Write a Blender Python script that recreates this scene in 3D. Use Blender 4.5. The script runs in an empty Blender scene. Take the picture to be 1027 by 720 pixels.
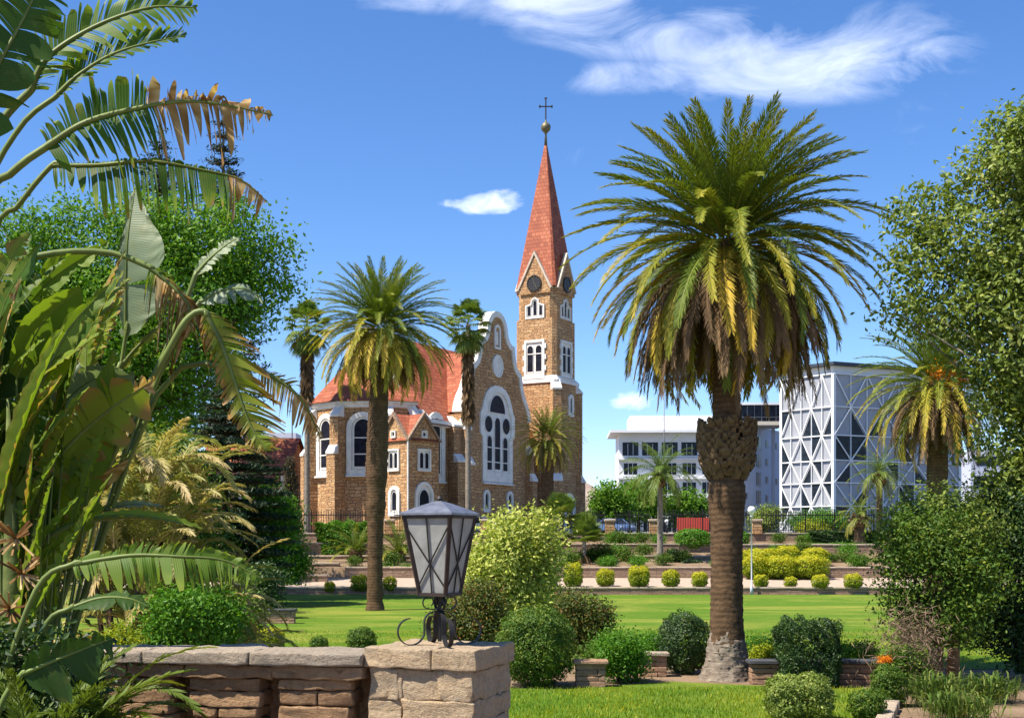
import bpy, math, random
import numpy as np
from mathutils import Vector, Matrix, noise
random.seed(7); rng = np.random.default_rng(7)
S = bpy.context.scene
COL = S.collection
R = math.radians

# ---------------------------------------------------------------- camera, sky, sun, exposure
F = 1300.0; CX = 513.5; HY = 544.0; EYE = 3.4
cd = bpy.data.cameras.new('camera'); cam = bpy.data.objects.new('camera', cd); COL.objects.link(cam)
cam.location = (0, 0, EYE); cam.rotation_euler = (R(90), 0, 0)
cd.sensor_width = 36; cd.lens = 36 * F / 1027; cd.shift_y = (HY - 360) / 1027
cd.clip_start = 0.1; cd.clip_end = 20000
S.camera = cam
SUN_AZ = (-0.91, -0.41)            # horizontal direction towards the sun
SUN_EL = 58.0
def at(px, py, d):
    return Vector(((px - CX) / F * d, d, EYE + (HY - py) / F * d))

class NT:
    def __init__(s, tree): s.t = tree
    def n(s, typ, ins=None, **props):
        nd = s.t.nodes.new(typ)
        for k, v in props.items(): setattr(nd, k, v)
        if ins:
            for k, v in ins.items():
                if hasattr(v, 'is_output') : s.t.links.new(v, nd.inputs[k])
                elif isinstance(v, bpy.types.Node): s.t.links.new(v.outputs[0], nd.inputs[k])
                else: nd.inputs[k].default_value = v
        return nd
    def math(s, op, a, b=0.0, c=None, clamp=False):
        ins = {0: a, 1: b}
        if c is not None: ins[2] = c
        return s.n('ShaderNodeMath', ins, operation=op, use_clamp=clamp).outputs[0]
    def mix(s, fac, a, b, blend='MIX'):
        return s.n('ShaderNodeMix', {0: fac, 6: a, 7: b}, data_type='RGBA', blend_type=blend).outputs[2]
    def ramp(s, fac, stops, interp='LINEAR'):
        nd = s.n('ShaderNodeValToRGB', {0: fac}); cr = nd.color_ramp; cr.interpolation = interp
        while len(cr.elements) < len(stops): cr.elements.new(0.5)
        for e, (p, c) in zip(cr.elements, stops):
            e.position = p; e.color = (*c, 1) if len(c) == 3 else c
        return nd.outputs[0]
    def noise(s, vec, scale, detail=3, rough=0.55, dist=0.0):
        ins = {'Scale': scale, 'Detail': detail, 'Roughness': rough, 'Distortion': dist}
        if vec is not None: ins['Vector'] = vec
        return s.n('ShaderNodeTexNoise', ins).outputs[0]

W = bpy.data.worlds.new('World'); S.world = W; W.use_nodes = True
W.node_tree.nodes.clear(); w = NT(W.node_tree)
sky = w.n('ShaderNodeTexSky', sky_type='NISHITA', sun_disc=False, sun_elevation=R(SUN_EL),
          sun_rotation=math.atan2(SUN_AZ[0], SUN_AZ[1]), altitude=1650, air_density=1.0, dust_density=0.8, ozone_density=3.0)
hs = w.n('ShaderNodeHueSaturation', {'Color': sky, 'Saturation': 1.22, 'Value': 1.03, 'Hue': 0.507})
tc = w.n('ShaderNodeTexCoord')
sx = w.n('ShaderNodeSeparateXYZ', {0: tc.outputs['Generated']})
yy = w.math('MAXIMUM', sx.outputs[1], 0.02)
cu = w.math('DIVIDE', sx.outputs[0], yy); cv = w.math('DIVIDE', sx.outputs[2], yy)   # flat cloud-deck coordinates north of the garden
def cloud_mask(px, py, rx, ry, tilt=0.0, amp=1.0):
    u0, v0 = (px - CX) / F, (HY - py) / F
    du = w.math('SUBTRACT', cu, u0); dv = w.math('SUBTRACT', cv, v0)
    c, s_ = math.cos(R(tilt)), math.sin(R(tilt))
    a = w.math('ADD', w.math('MULTIPLY', du, c * F / rx), w.math('MULTIPLY', dv, s_ * F / rx))
    b = w.math('ADD', w.math('MULTIPLY', du, -s_ * F / ry), w.math('MULTIPLY', dv, c * F / ry))
    r2 = w.math('ADD', w.math('MULTIPLY', a, a), w.math('MULTIPLY', b, b))
    return w.math('MULTIPLY', w.math('SUBTRACT', 1.0, r2, clamp=True), amp)
cvec = w.n('ShaderNodeCombineXYZ', {0: w.math('ADD', w.math('MULTIPLY', cu, 1.0), w.math('MULTIPLY', cv, .5)), 1: w.math('SUBTRACT', w.math('MULTIPLY', cv, 2.4), w.math('MULTIPLY', cu, .25)), 2: 0.0})
cvec2 = w.n('ShaderNodeCombineXYZ', {0: cu, 1: w.math('MULTIPLY', cv, 1.5), 2: 3.0})
n1 = w.noise(cvec.outputs[0], 9.0, 7, 0.62, 0.9)
n2 = w.noise(cvec2.outputs[0], 45.0, 6, 0.6, 0.3)
wis = None
for a in ((815, 62, 185, 52, 4, .85), (880, 40, 120, 55, -8, .45), (640, 76, 120, 22, 3, .6), (610, 30, 230, 40, -14, .55), (560, -2, 90, 24, 0, 1.1),
          (430, 2, 130, 16, 0, .45), (590, 155, 75, 20, 8, .22), (930, 105, 60, 30, 50, .22), (740, 25, 110, 40, -20, .35)):
    m_ = cloud_mask(*a); wis = m_ if wis is None else w.math('MAXIMUM', wis, m_)
wf = w.math('MULTIPLY', w.math('SUBTRACT', w.math('ADD', w.math('MULTIPLY', n1, 1.5), w.math('MULTIPLY', wis, 0.55)), 0.80), 1.25, clamp=True)
wf = w.math('MULTIPLY', wf, w.math('MULTIPLY', wis, 2.2, clamp=True))
puf = None
for a in ((492, 202, 40, 15, 5, 1.0), (500, 204, 30, 12, 0, 1.0), (634, 402, 26, 13, 0, .8), (464, 204, 28, 7, 0, .6)):
    m_ = cloud_mask(*a); puf = m_ if puf is None else w.math('MAXIMUM', puf, m_)
pf = w.math('MULTIPLY', w.math('SUBTRACT', w.math('ADD', w.math('MULTIPLY', n2, 1.9), w.math('MULTIPLY', puf, .75)), 1.12), 1.05, clamp=True)
pf = w.math('MULTIPLY', pf, w.math('MULTIPLY', puf, 3.0, clamp=True))
fac = w.math('MAXIMUM', w.math('MULTIPLY', wf, 0.62), w.math('MULTIPLY', pf, 0.78))
fac = w.math('MULTIPLY', fac, w.math('GREATER_THAN', sx.outputs[1], 0.03))
skyc = w.mix(fac, hs.outputs[0], (8.2, 8.6, 9.9, 1))
bg = w.n('ShaderNodeBackground', {'Color': skyc, 'Strength': 0.107})
w.n('ShaderNodeOutputWorld', {0: bg})

sd = bpy.data.lights.new('sun', 'SUN'); sd.energy = 5.0; sd.angle = R(0.53); sd.color = (1.0, 0.93, 0.81)
sun = bpy.data.objects.new('sun', sd); COL.objects.link(sun)
ce = math.cos(R(SUN_EL)); h = math.hypot(*SUN_AZ)
sdir = Vector((SUN_AZ[0] / h * ce, SUN_AZ[1] / h * ce, math.sin(R(SUN_EL))))
sun.rotation_euler = sdir.to_track_quat('Z', 'Y').to_euler(); sun.location = (-30, -20, 60)
vs = S.view_settings; vs.view_transform = 'Standard'; vs.look = 'None'; vs.exposure = 0.95; vs.gamma = 1.0; vs.use_curve_mapping = False
S.cycles.max_bounces = 8; S.cycles.transparent_max_bounces = 8; S.cycles.use_denoising = True

# ---------------------------------------------------------------- helpers
def tag(o, label=None, cat=None, group=None, kind=None):
    for k, v in (('label', label), ('category', cat), ('group', group), ('kind', kind)):
        if v: o[k] = v
    return o
def thing(name, loc, label, cat, group=None, rz=0.0, kind=None):
    o = bpy.data.objects.new(name, None); COL.objects.link(o); o.empty_display_size = 0.3
    o.location = loc; o.rotation_euler = (0, 0, rz)
    return tag(o, label, cat, group, kind)
def kids(o, table={}):
    return [c for c in bpy.data.objects if c.parent is o]
def copy_tree(o, loc, rz=0.0, scale=1.0, label=None, group=None):
    def rec(src, par):
        c = src.copy(); COL.objects.link(c)
        if par is not None: c.parent = par
        for ch in kids(src): rec(ch, c)
        return c
    r = rec(o, None); r.location = loc; r.rotation_euler = (0, 0, rz); r.scale = (scale,) * 3
    if label: r['label'] = label
    if group: r['group'] = group
    return r

def raw_mesh(name, V, Fq, mats, parent=None, rnd=None, smooth=False, mi=None, uv=True):
    """V (N,3); Fq list of index arrays or an (M,4) array."""
    me = bpy.data.meshes.new(name)
    V = np.asarray(V, dtype=np.float32)
    if isinstance(Fq, np.ndarray):
        M, k = Fq.shape
        li = Fq.astype(np.int32).ravel(); ls = np.arange(M, dtype=np.int32) * k; lt = np.full(M, k, dtype=np.int32)
    else:
        lt = np.array([len(f) for f in Fq], dtype=np.int32)
        ls = np.concatenate([[0], np.cumsum(lt)[:-1]]).astype(np.int32)
        li = np.fromiter((i for f in Fq for i in f), dtype=np.int32)
    me.vertices.add(len(V)); me.vertices.foreach_set('co', V.ravel())
    me.loops.add(len(li)); me.loops.foreach_set('vertex_index', li)
    me.polygons.add(len(lt)); me.polygons.foreach_set('loop_start', ls); me.polygons.foreach_set('loop_total', lt)
    if mi is not None: me.polygons.foreach_set('material_index', np.asarray(mi, dtype=np.int32))
    me.polygons.foreach_set('use_smooth', np.full(len(lt), bool(smooth)))
    if rnd is not None:
        a = me.attributes.new('rnd', 'FLOAT', 'POINT'); a.data.foreach_set('value', np.asarray(rnd, dtype=np.float32))
    me.update(calc_edges=True)
    if uv:
        n = np.empty(len(lt) * 3, dtype=np.float32); me.polygons.foreach_get('normal', n); n = n.reshape(-1, 3)
        t = np.stack([-n[:, 1], n[:, 0], np.zeros(len(n))], 1); L = np.linalg.norm(t, axis=1)
        t[L < 0.05] = (1, 0, 0); t /= np.linalg.norm(t, axis=1)[:, None]
        s_ = np.cross(n, t)
        fi = np.repeat(np.arange(len(lt)), lt); P = V[li]
        u = np.stack([(P * t[fi]).sum(1), (P * s_[fi]).sum(1)], 1).astype(np.float32)
        me.uv_layers.new(name='UVMap').data.foreach_set('uv', u.ravel())
    for m in (mats if isinstance(mats, (list, tuple)) else [mats]): me.materials.append(m)
    o = bpy.data.objects.new(name, me); COL.objects.link(o)
    if parent is not None: o.parent = parent
    return o

class MB:
    def __init__(s): s.v = []; s.f = []; s.m = []; s.r = []
    def add(s, V, Fs, m=0, r=0.5):
        o = len(s.v); s.v += [tuple(p) for p in V]; s.r += [r] * len(V)
        for f in Fs: s.f.append([i + o for i in f]); s.m.append(m)
        return s
    def box(s, c, sz, rz=0.0, m=0, r=0.5, M=None):
        hx, hy, hz = (k / 2 for k in sz); cc, sn = math.cos(rz), math.sin(rz)
        P = [(x, y, z) for z in (-hz, hz) for y in (-hy, hy) for x in (-hx, hx)]
        V = [Vector((c[0] + x * cc - y * sn, c[1] + x * sn + y * cc, c[2] + z)) for x, y, z in P]
        if M: V = [M @ p for p in V]
        return s.add(V, [(0, 2, 3, 1), (4, 5, 7, 6), (0, 1, 5, 4), (2, 6, 7, 3), (0, 4, 6, 2), (1, 3, 7, 5)], m, r)
    def bar(s, a, b, wd, th=None, up=(0, 0, 1), m=0, r=0.5):
        a, b = Vector(a), Vector(b); t = (b - a).normalized(); upv = Vector(up)
        sd_ = t.cross(upv)
        if sd_.length < 1e-4: sd_ = t.cross(Vector((1, 0, 0)))
        sd_.normalize(); n = sd_.cross(t); th = th or wd
        V = [p + sd_ * (i * wd / 2) + n * (j * th / 2) for p in (a, b) for i, j in ((-1, -1), (1, -1), (1, 1), (-1, 1))]
        return s.add(V, [(0, 1, 2, 3), (7, 6, 5, 4), (0, 4, 5, 1), (1, 5, 6, 2), (2, 6, 7, 3), (3, 7, 4, 0)], m, r)
    def tube(s, pts, rad, n=8, m=0, r=0.5, cap=True):
        pts = [Vector(p) for p in pts]; k = len(pts)
        rad = [rad] * k if isinstance(rad, (int, float)) else rad
        V = []; ref = Vector((0.31, 0.77, 0.55)); prev = None
        for i, p in enumerate(pts):
            t = (pts[min(i + 1, k - 1)] - pts[max(i - 1, 0)]).normalized()
            x = (prev - t * prev.dot(t)) if prev is not None else t.orthogonal()
            x.normalize(); prev = x; y = t.cross(x)
            for j in range(n):
                a = 2 * math.pi * j / n; V.append(p + (x * math.cos(a) + y * math.sin(a)) * rad[i])
        Fs = [(i * n + j, i * n + (j + 1) % n, (i + 1) * n + (j + 1) % n, (i + 1) * n + j) for i in range(k - 1) for j in range(n)]
        if cap: Fs += [tuple(reversed(range(n))), tuple(range((k - 1) * n, k * n))]
        return s.add(V, Fs, m, r)
    def prism(s, poly, d0, d1, M=None, m=0, r=0.5, cap0=True, cap1=True):
        """poly (u,v) counter-clockwise seen from +w, swept w from d0 to d1 (d1>d0); M maps (u,v,w)."""
        n = len(poly); M = M or (lambda u, v, w_: Vector((u, v, w_)))
        V = [M(u, v, d0) for u, v in poly] + [M(u, v, d1) for u, v in poly]
        Fs = [(i, (i + 1) % n, n + (i + 1) % n, n + i) for i in range(n)]
        if cap0: Fs.append(tuple(reversed(range(n))))
        if cap1: Fs.append(tuple(range(n, 2 * n)))
        return s.add(V, Fs, m, r)
    def ring(s, outer, inner, d0, d1, M=None, m=0, r=0.5):
        n = len(outer); M = M or (lambda u, v, w_: Vector((u, v, w_)))
        V = [M(u, v, d) for d in (d0, d1) for P in (outer, inner) for u, v in P]
        Fs = []
        for i in range(n):
            j = (i + 1) % n
            Fs += [(2 * n + i, 2 * n + j, 3 * n + j, 3 * n + i), (i, j, 2 * n + j, 2 * n + i), (n + j, n + i, 3 * n + i, 3 * n + j)]
        return s.add(V, Fs, m, r)
    def lathe(s, prof, c=(0, 0, 0), n=20, m=0, r=0.5):
        V = [(c[0] + rr * math.cos(2 * math.pi * j / n), c[1] + rr * math.sin(2 * math.pi * j / n), c[2] + z) for rr, z in prof for j in range(n)]
        k = len(prof)
        Fs = [(i * n + j, i * n + (j + 1) % n, (i + 1) * n + (j + 1) % n, (i + 1) * n + j) for i in range(k - 1) for j in range(n)]
        Fs += [tuple(reversed(range(n))), tuple(range((k - 1) * n, k * n))]
        return s.add(V, Fs, m, r)
    def rock(s, c, half, rz=0.0, rough=0.02, rr=0.03, nseg=4, m=0, r=None):
        """a rough-hewn block: rounded box with noisy faces"""
        hx, hy, hz = half; rr = min(rr, min(half) * 0.6)
        def cs(h_): return [-h_, -h_ + rr * .5] + [(-h_ + rr) + (2 * h_ - 2 * rr) * i / nseg for i in range(nseg + 1)] + [h_ - rr * .5, h_]
        X, Y, Z = cs(hx), cs(hy), cs(hz); idx = {}; V = []; off = Vector((random.random() * 90, random.random() * 90, random.random() * 90))
        cc, sn = math.cos(rz), math.sin(rz)
        def vid(i, j, k):
            if (i, j, k) not in idx:
                p = Vector((X[i], Y[j], Z[k]))
                q = Vector((max(-hx + rr, min(hx - rr, p.x)), max(-hy + rr, min(hy - rr, p.y)), max(-hz + rr, min(hz - rr, p.z))))
                d = p - q
                if d.length > 1e-6: p = q + d.normalized() * rr
                f_ = noise.noise_vector((p + off) * (1.6 / max(hz, .05) * .25 + 3)) * rough + noise.noise_vector((p + off) * 14) * rough * .35
                p = p + f_
                idx[(i, j, k)] = len(V); V.append((c[0] + p.x * cc - p.y * sn, c[1] + p.x * sn + p.y * cc, c[2] + p.z))
            return idx[(i, j, k)]
        nx, ny, nz = len(X) - 1, len(Y) - 1, len(Z) - 1; Fs = []
        for i in range(nx):
            for j in range(ny):
                Fs.append((vid(i, j, 0), vid(i, j + 1, 0), vid(i + 1, j + 1, 0), vid(i + 1, j, 0)))
                Fs.append((vid(i, j, nz), vid(i + 1, j, nz), vid(i + 1, j + 1, nz), vid(i, j + 1, nz)))
        for i in range(nx):
            for k in range(nz):
                Fs.append((vid(i, 0, k), vid(i + 1, 0, k), vid(i + 1, 0, k + 1), vid(i, 0, k + 1)))
                Fs.append((vid(i, ny, k), vid(i, ny, k + 1), vid(i + 1, ny, k + 1), vid(i + 1, ny, k)))
        for j in range(ny):
            for k in range(nz):
                Fs.append((vid(0, j, k), vid(0, j, k + 1), vid(0, j + 1, k + 1), vid(0, j + 1, k)))
                Fs.append((vid(nx, j, k), vid(nx, j + 1, k), vid(nx, j + 1, k + 1), vid(nx, j, k + 1)))
        return s.add(V, Fs, m, random.random() if r is None else r)
    def build(s, name, mats, parent=None, smooth=False):
        return raw_mesh(name, s.v, s.f, mats, parent, s.r, smooth, s.m)

# ---------------------------------------------------------------- materials
def new_mat(name, rough=0.7, spec=0.3, metal=0.0):
    m = bpy.data.materials.new(name); m.use_nodes = True; t = NT(m.node_tree)
    b = m.node_tree.nodes['Principled BSDF']
    b.inputs['Roughness'].default_value = rough; b.inputs['Specular IOR Level'].default_value = spec; b.inputs['Metallic'].default_value = metal
    return m, t, b
def setc(t, b, sock, **kw): t.t.links.new(sock, b.inputs['Base Color'])
def bump(t, b, height, strength=0.5, dist=0.02):
    bn = t.n('ShaderNodeBump', {'Height': height, 'Strength': strength, 'Distance': dist})
    t.t.links.new(bn.outputs[0], b.inputs['Normal'])
def rnd_attr(t): return t.n('ShaderNodeAttribute', attribute_name='rnd').outputs['Fac']
def objc(t): return t.n('ShaderNodeTexCoord').outputs['Object']
def posc(t): return t.n('ShaderNodeNewGeometry').outputs['Position']

def plain(name, c, rough=0.6, spec=0.3, metal=0.0, var=0.12, scale=3.0, bmp=0.0):
    m, t, b = new_mat(name, rough, spec, metal)
    nz = t.noise(objc(t), scale, 4, 0.6)
    lo = tuple(k * (1 - var) for k in c); hi = tuple(min(1, k * (1 + var)) for k in c)
    setc(t, b, t.ramp(nz, [(0.3, lo), (0.7, hi)]))
    if bmp: bump(t, b, t.noise(objc(t), scale * 8, 4, 0.65), bmp, 0.01)
    return m

def masonry(name, c1, c2, c3, mortar, bw, rh, ms, tint_noise=0.35, bmp=0.7, wob=0.09):
    m, t, b = new_mat(name, 0.88, 0.2)
    uv = t.n('ShaderNodeTexCoord').outputs['UV']
    nv = t.n('ShaderNodeTexNoise', {'Vector': uv, 'Scale': 1.6 / rh * .5, 'Detail': 2.0}).outputs['Color']
    d = t.n('ShaderNodeVectorMath', {0: nv, 1: (0.5, 0.5, 0.5)}, operation='SUBTRACT').outputs[0]
    d = t.n('ShaderNodeVectorMath', {0: d, 'Scale': wob * 2}, operation='SCALE').outputs[0]
    v2 = t.n('ShaderNodeVectorMath', {0: uv, 1: d}, operation='ADD').outputs[0]
    br = t.n('ShaderNodeTexBrick', {'Vector': v2, 'Color1': (0, 0, 0, 1), 'Color2': (1, 1, 1, 1), 'Mortar': (.5, .5, .5, 1), 'Scale': 1.0, 'Mortar Size': ms,
                                    'Mortar Smooth': 0.35, 'Bias': 0.0, 'Brick Width': bw, 'Row Height': rh}, offset=0.5, squash=0.75, squash_frequency=3)
    br2 = t.n('ShaderNodeTexBrick', {'Vector': v2, 'Color1': (0, 0, 0, 1), 'Color2': (1, 1, 1, 1), 'Mortar': (.5, .5, .5, 1), 'Scale': 1.0, 'Mortar Size': ms * .8,
                                    'Mortar Smooth': 0.35, 'Bias': 0.0, 'Brick Width': bw * .58, 'Row Height': rh * .66}, offset=0.37, squash=1.5, squash_frequency=2)
    sel = t.ramp(t.noise(uv, .55 / rh * .36, 2, .5), [(.49, (0, 0, 0)), (.51, (1, 1, 1))])
    per = t.mix(sel, br.outputs['Color'], br2.outputs['Color']); mort = t.n('ShaderNodeSeparateXYZ', {0: t.mix(sel, br.outputs['Fac'], br2.outputs['Fac'])}).outputs[0]
    col = t.ramp(per, [(0.0, c2), (0.35, c1), (0.7, c3), (1.0, c2)])
    big = t.noise(v2, 0.45, 4, 0.6); fine = t.noise(v2, 9.0 / max(rh, .2), 5, 0.65)
    col = t.mix(tint_noise, col, t.ramp(big, [(0.3, c2), (0.5, c1), (0.7, c3)]))
    col = t.mix(0.35, col, t.ramp(fine, [(0.3, tuple(k * .55 for k in c1)), (0.7, tuple(min(1, k * 1.35) for k in c3))]))
    col = t.mix(mort, col, (*mortar, 1))
    setc(t, b, col)
    hgt = t.math('ADD', t.math('MULTIPLY', t.math('SUBTRACT', 1.0, mort), 1.0), t.math('MULTIPLY', fine, 0.7))
    bump(t, b, hgt, bmp, 0.06)
    return m
M = {}
M['church_stone'] = masonry('church sandstone', (.53, .275, .115), (.22, .09, .04), (.69, .45, .235), (.17, .115, .08), .66, .29, .026, .30, 1.0, .16)
M['church_stone_fine'] = M['church_stone']
M['terrace_stone'] = masonry('terrace stone', (.30, .19, .125), (.19, .11, .075), (.38, .27, .19), (.16, .12, .09), .7, .22, .02)
M['plaster'] = plain('white plaster', (.74, .71, .66), 0.8, 0.15, var=.13, scale=1.5, bmp=.25)

M['pale_stone'] = plain('pale dressed stone', (.52, .44, .35), .8, .2, var=.15, scale=2)
def tile_mat():
    m, t, b = new_mat('red roof tiles', 0.75, 0.25)
    uv = t.n('ShaderNodeTexCoord').outputs['UV']
    br = t.n('ShaderNodeTexBrick', {'Vector': uv, 'Color1': (0, 0, 0, 1), 'Color2': (1, 1, 1, 1), 'Mortar': (.2, .2, .2, 1), 'Scale': 1.0, 'Mortar Size': .022,
                                    'Mortar Smooth': .2, 'Brick Width': .42, 'Row Height': .40})
    big = t.noise(uv, 0.5, 4, .6)
    col = t.ramp(br.outputs['Color'], [(0, (.23, .056, .028)), (.5, (.36, .095, .045)), (1, (.45, .15, .075))])
    col = t.mix(.4, col, t.ramp(big, [(.3, (.19, .05, .028)), (.7, (.36, .115, .06))]))
    col = t.mix(t.math('MULTIPLY', br.outputs['Fac'], .75), col, (.10, .035, .022, 1))
    setc(t, b, col)
    sv = t.n('ShaderNodeSeparateXYZ', {0: uv}).outputs[1]
    saw = t.math('FRACT', t.math('DIVIDE', sv, .40))
    bump(t, b, t.math('SUBTRACT', 1.0, saw), 1.0, 0.07)
    return m
M['tile'] = tile_mat()
def glass_mat(name, c, rough=.08, spec=.5):
    m, t, b = new_mat(name, rough, spec)
    nz = t.noise(objc(t), 2.5, 2); setc(t, b, t.ramp(nz, [(.35, tuple(k * .6 for k in c)), (.65, tuple(k * 1.5 for k in c))]))
    bump(t, b, t.noise(objc(t), 1.2, 2), .12, .05)
    return m
M['dark_glass'] = glass_mat('church leaded glass', (.012, .013, .022), .5, .12)
M['office_glass'] = glass_mat('office glass', (.016, .022, .032), .22, .15)
M['iron'] = plain('black wrought iron', (.022, .02, .02), .55, .4, .3)
M['lead'] = plain('grey metal', (.16, .17, .19), .5, .4, .6)
M['clock_face'] = plain('dark clock face', (.03, .03, .035), .5)
M['gilt'] = plain('tarnished copper gilt', (.16, .14, .075), .5, .4, .4)
M['white_paint'] = plain('white painted render', (.78, .78, .78), .6, .3, var=.04, scale=.5)
M['pale_render'] = plain('pale grey render', (.50, .52, .60), .7, .25, var=.07, scale=.4)
M['screen_panel'] = plain('grey perforated panel', (.34, .35, .38), .6, .3, var=.10, scale=.6)
M['dark_panel'] = plain('dark roof edge', (.05, .06, .08), .5)
M['red_panel'] = plain('red hoarding', (.55, .07, .045), .6, var=.08)
M['concrete'] = plain('weathered concrete', (.22, .21, .20), .85, .2, var=.25, scale=2.5, bmp=.4)
M['dark_slab'] = plain('dark grey concrete', (.055, .055, .06), .7, .3, var=.3, scale=3, bmp=.4)  # dark grey slab tone with random mottling
M['asphalt'] = plain('asphalt', (.055, .054, .052), .9, .2, var=.15, scale=2, bmp=.3)

def rock_mat(name, base, warm, dark, scale=5.0, bmp=.8):
    m, t, b = new_mat(name, .9, .2)
    P = objc(t); r = rnd_attr(t)
    c = t.ramp(r, [(0.0, dark), (.3, base), (.65, warm), (1.0, base)])
    mp = t.n('ShaderNodeMapping', {'Vector': P, 'Scale': (1, 1, 3.2)}).outputs[0]
    st = t.noise(mp, scale * .6, 6, .68, .8); fine = t.noise(P, scale * 6, 6, .7)
    c = t.mix(.55, c, t.ramp(st, [(.25, tuple(k * .5 for k in dark)), (.45, base), (.6, warm), (.75, tuple(min(1, k * 1.25) for k in base))]))
    c = t.mix(t.math('MULTIPLY', t.math('SUBTRACT', fine, .5, clamp=True), 2.2), c, tuple(k * .35 for k in dark) + (1,))
    setc(t, b, c)
    lich = t.noise(P, scale * 2.2, 5, .75, .5); grit = t.noise(P, scale * 22, 3, .8)
    c = t.mix(t.math('MULTIPLY', t.math('SUBTRACT', lich, .57, clamp=True), 5.0, clamp=True), c, tuple(k * .45 for k in dark) + (1,))
    c = t.mix(t.math('MULTIPLY', t.math('SUBTRACT', t.noise(P, scale * 1.3, 4, .7, 1.0), .60, clamp=True), 4.0, clamp=True), c, (.50, .46, .38, 1))
    c = t.mix(t.math('MULTIPLY', grit, .18), c, tuple(k * .4 for k in dark) + (1,)); setc(t, b, c)
    bump(t, b, t.math('ADD', t.math('ADD', st, t.math('MULTIPLY', fine, .8)), t.math('MULTIPLY', grit, .35)), 1.0, .045)
    return m
M['pillar_stone'] = rock_mat('rough pillar sandstone', (.56, .44, .30), (.62, .44, .26), (.27, .20, .13))
M['wall_stone'] = rock_mat('balustrade sandstone', (.42, .25, .135), (.52, .33, .18), (.19, .105, .058))
M['cap_stone'] = rock_mat('weathered coping stone', (.52, .43, .33), (.58, .45, .31), (.26, .215, .17))
M['garden_stone'] = rock_mat('red garden stone', (.40, .24, .15), (.48, .30, .19), (.19, .11, .075))

def leaf_mat(name, stops, trans=0.28, rough=0.5, spec=0.22):
    m, t, b = new_mat(name, rough, spec)
    col = t.ramp(rnd_attr(t), stops); setc(t, b, col)
    tr = t.n('ShaderNodeBsdfTranslucent', {'Color': t.mix(1.0, col, (1.25, 1.3, .6, 1), 'MULTIPLY')})
    mx = t.n('ShaderNodeMixShader', {0: trans, 1: b.outputs[0], 2: tr.outputs[0]})
    t.t.links.new(mx.outputs[0], t.t.nodes['Material Output'].inputs[0])
    return m
def grn(a, b_, c): return [(0.0, a), (.5, b_), (1.0, c)]
M['date_frond'] = leaf_mat('date palm frond', [(0, (.065, .11, .013)), (.40, (.13, .18, .022)), (.68, (.30, .28, .028)), (1, (.54, .38, .045))])
M['dead_frond'] = leaf_mat('dead palm frond', [(0, (.075, .045, .022)), (.5, (.17, .105, .052)), (1, (.32, .21, .11))], .15, .8)
M['fan_leaf'] = leaf_mat('fan palm leaf', [(0, (.07, .13, .02)), (.6, (.14, .20, .035)), (1, (.30, .27, .06))], .32)
M['tree_leaf'] = leaf_mat('broad tree leaf', [(0, (.05, .14, .010)), (.6, (.12, .25, .018)), (1, (.24, .36, .035))], .35)
M['olive_leaf'] = leaf_mat('grey olive leaf', [(0, (.06, .105, .016)), (.55, (.19, .25, .04)), (1, (.48, .50, .16))], .3)
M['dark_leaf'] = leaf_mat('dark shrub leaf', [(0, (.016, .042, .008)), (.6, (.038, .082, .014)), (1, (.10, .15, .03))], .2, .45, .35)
M['shrub_leaf'] = leaf_mat('green shrub leaf', [(0, (.035, .085, .010)), (.55, (.085, .155, .016)), (1, (.24, .26, .03))], .28)
M['bright_leaf'] = leaf_mat('bright shrub leaf', [(0, (.05, .15, .010)), (.6, (.095, .23, .016)), (1, (.20, .31, .025))], .32)
M['yellow_leaf'] = leaf_mat('variegated yellow leaf', [(0, (.12, .20, .025)), (.42, (.40, .44, .085)), (1, (.72, .68, .22))], .32)
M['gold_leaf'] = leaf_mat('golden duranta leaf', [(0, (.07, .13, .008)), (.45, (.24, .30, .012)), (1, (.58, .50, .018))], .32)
M['mixed_leaf'] = leaf_mat('red tipped shrub leaf', [(0, (.03, .06, .012)), (.55, (.08, .11, .02)), (.8, (.17, .17, .03)), (1, (.24, .09, .03))])
M['conifer_leaf'] = leaf_mat('conifer needles', [(0, (.012, .028, .014)), (.6, (.026, .05, .022)), (1, (.05, .08, .03))], .1)
M['cypress_leaf'] = leaf_mat('brown cypress foliage', [(0, (.05, .045, .022)), (1, (.11, .085, .04))], .12)
M['straw_frond'] = leaf_mat('olive straw frond', [(0, (.12, .17, .028)), (.45, (.31, .31, .08)), (1, (.54, .41, .19))], .32)
M['banana_leaf'] = leaf_mat('strelitzia leaf', [(0, (.028, .065, .012)), (.3, (.07, .15, .014)), (.6, (.20, .27, .02)), (.8, (.27, .19, .04)), (1, (.36, .20, .06))], .40, .48, .25)
M['pale_leaf'] = leaf_mat('pale waxy leaf back', [(0, (.15, .21, .12)), (.6, (.22, .28, .17)), (1, (.28, .30, .16))], .3, .42, .4)
M['dry_leaf'] = leaf_mat('dry leaf', [(0, (.14, .055, .016)), (.5, (.34, .19, .06)), (1, (.62, .46, .24))], .35, .7)
M['twig'] = leaf_mat('dry twigs', [(0, (.13, .085, .055)), (1, (.26, .18, .12))], .05, .9)
M['orange_bloom'] = leaf_mat('orange bloom', [(0, (.65, .16, .01)), (1, (.80, .33, .02))], .2)
M['grass_blade'] = leaf_mat('grass blade', [(0, (.075, .165, .007)), (.5, (.17, .25, .009)), (1, (.40, .37, .02))], .35)
M['sword_leaf'] = leaf_mat('strap leaf', [(0, (.06, .12, .02)), (.6, (.12, .19, .03)), (1, (.24, .26, .07))], .3)

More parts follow.
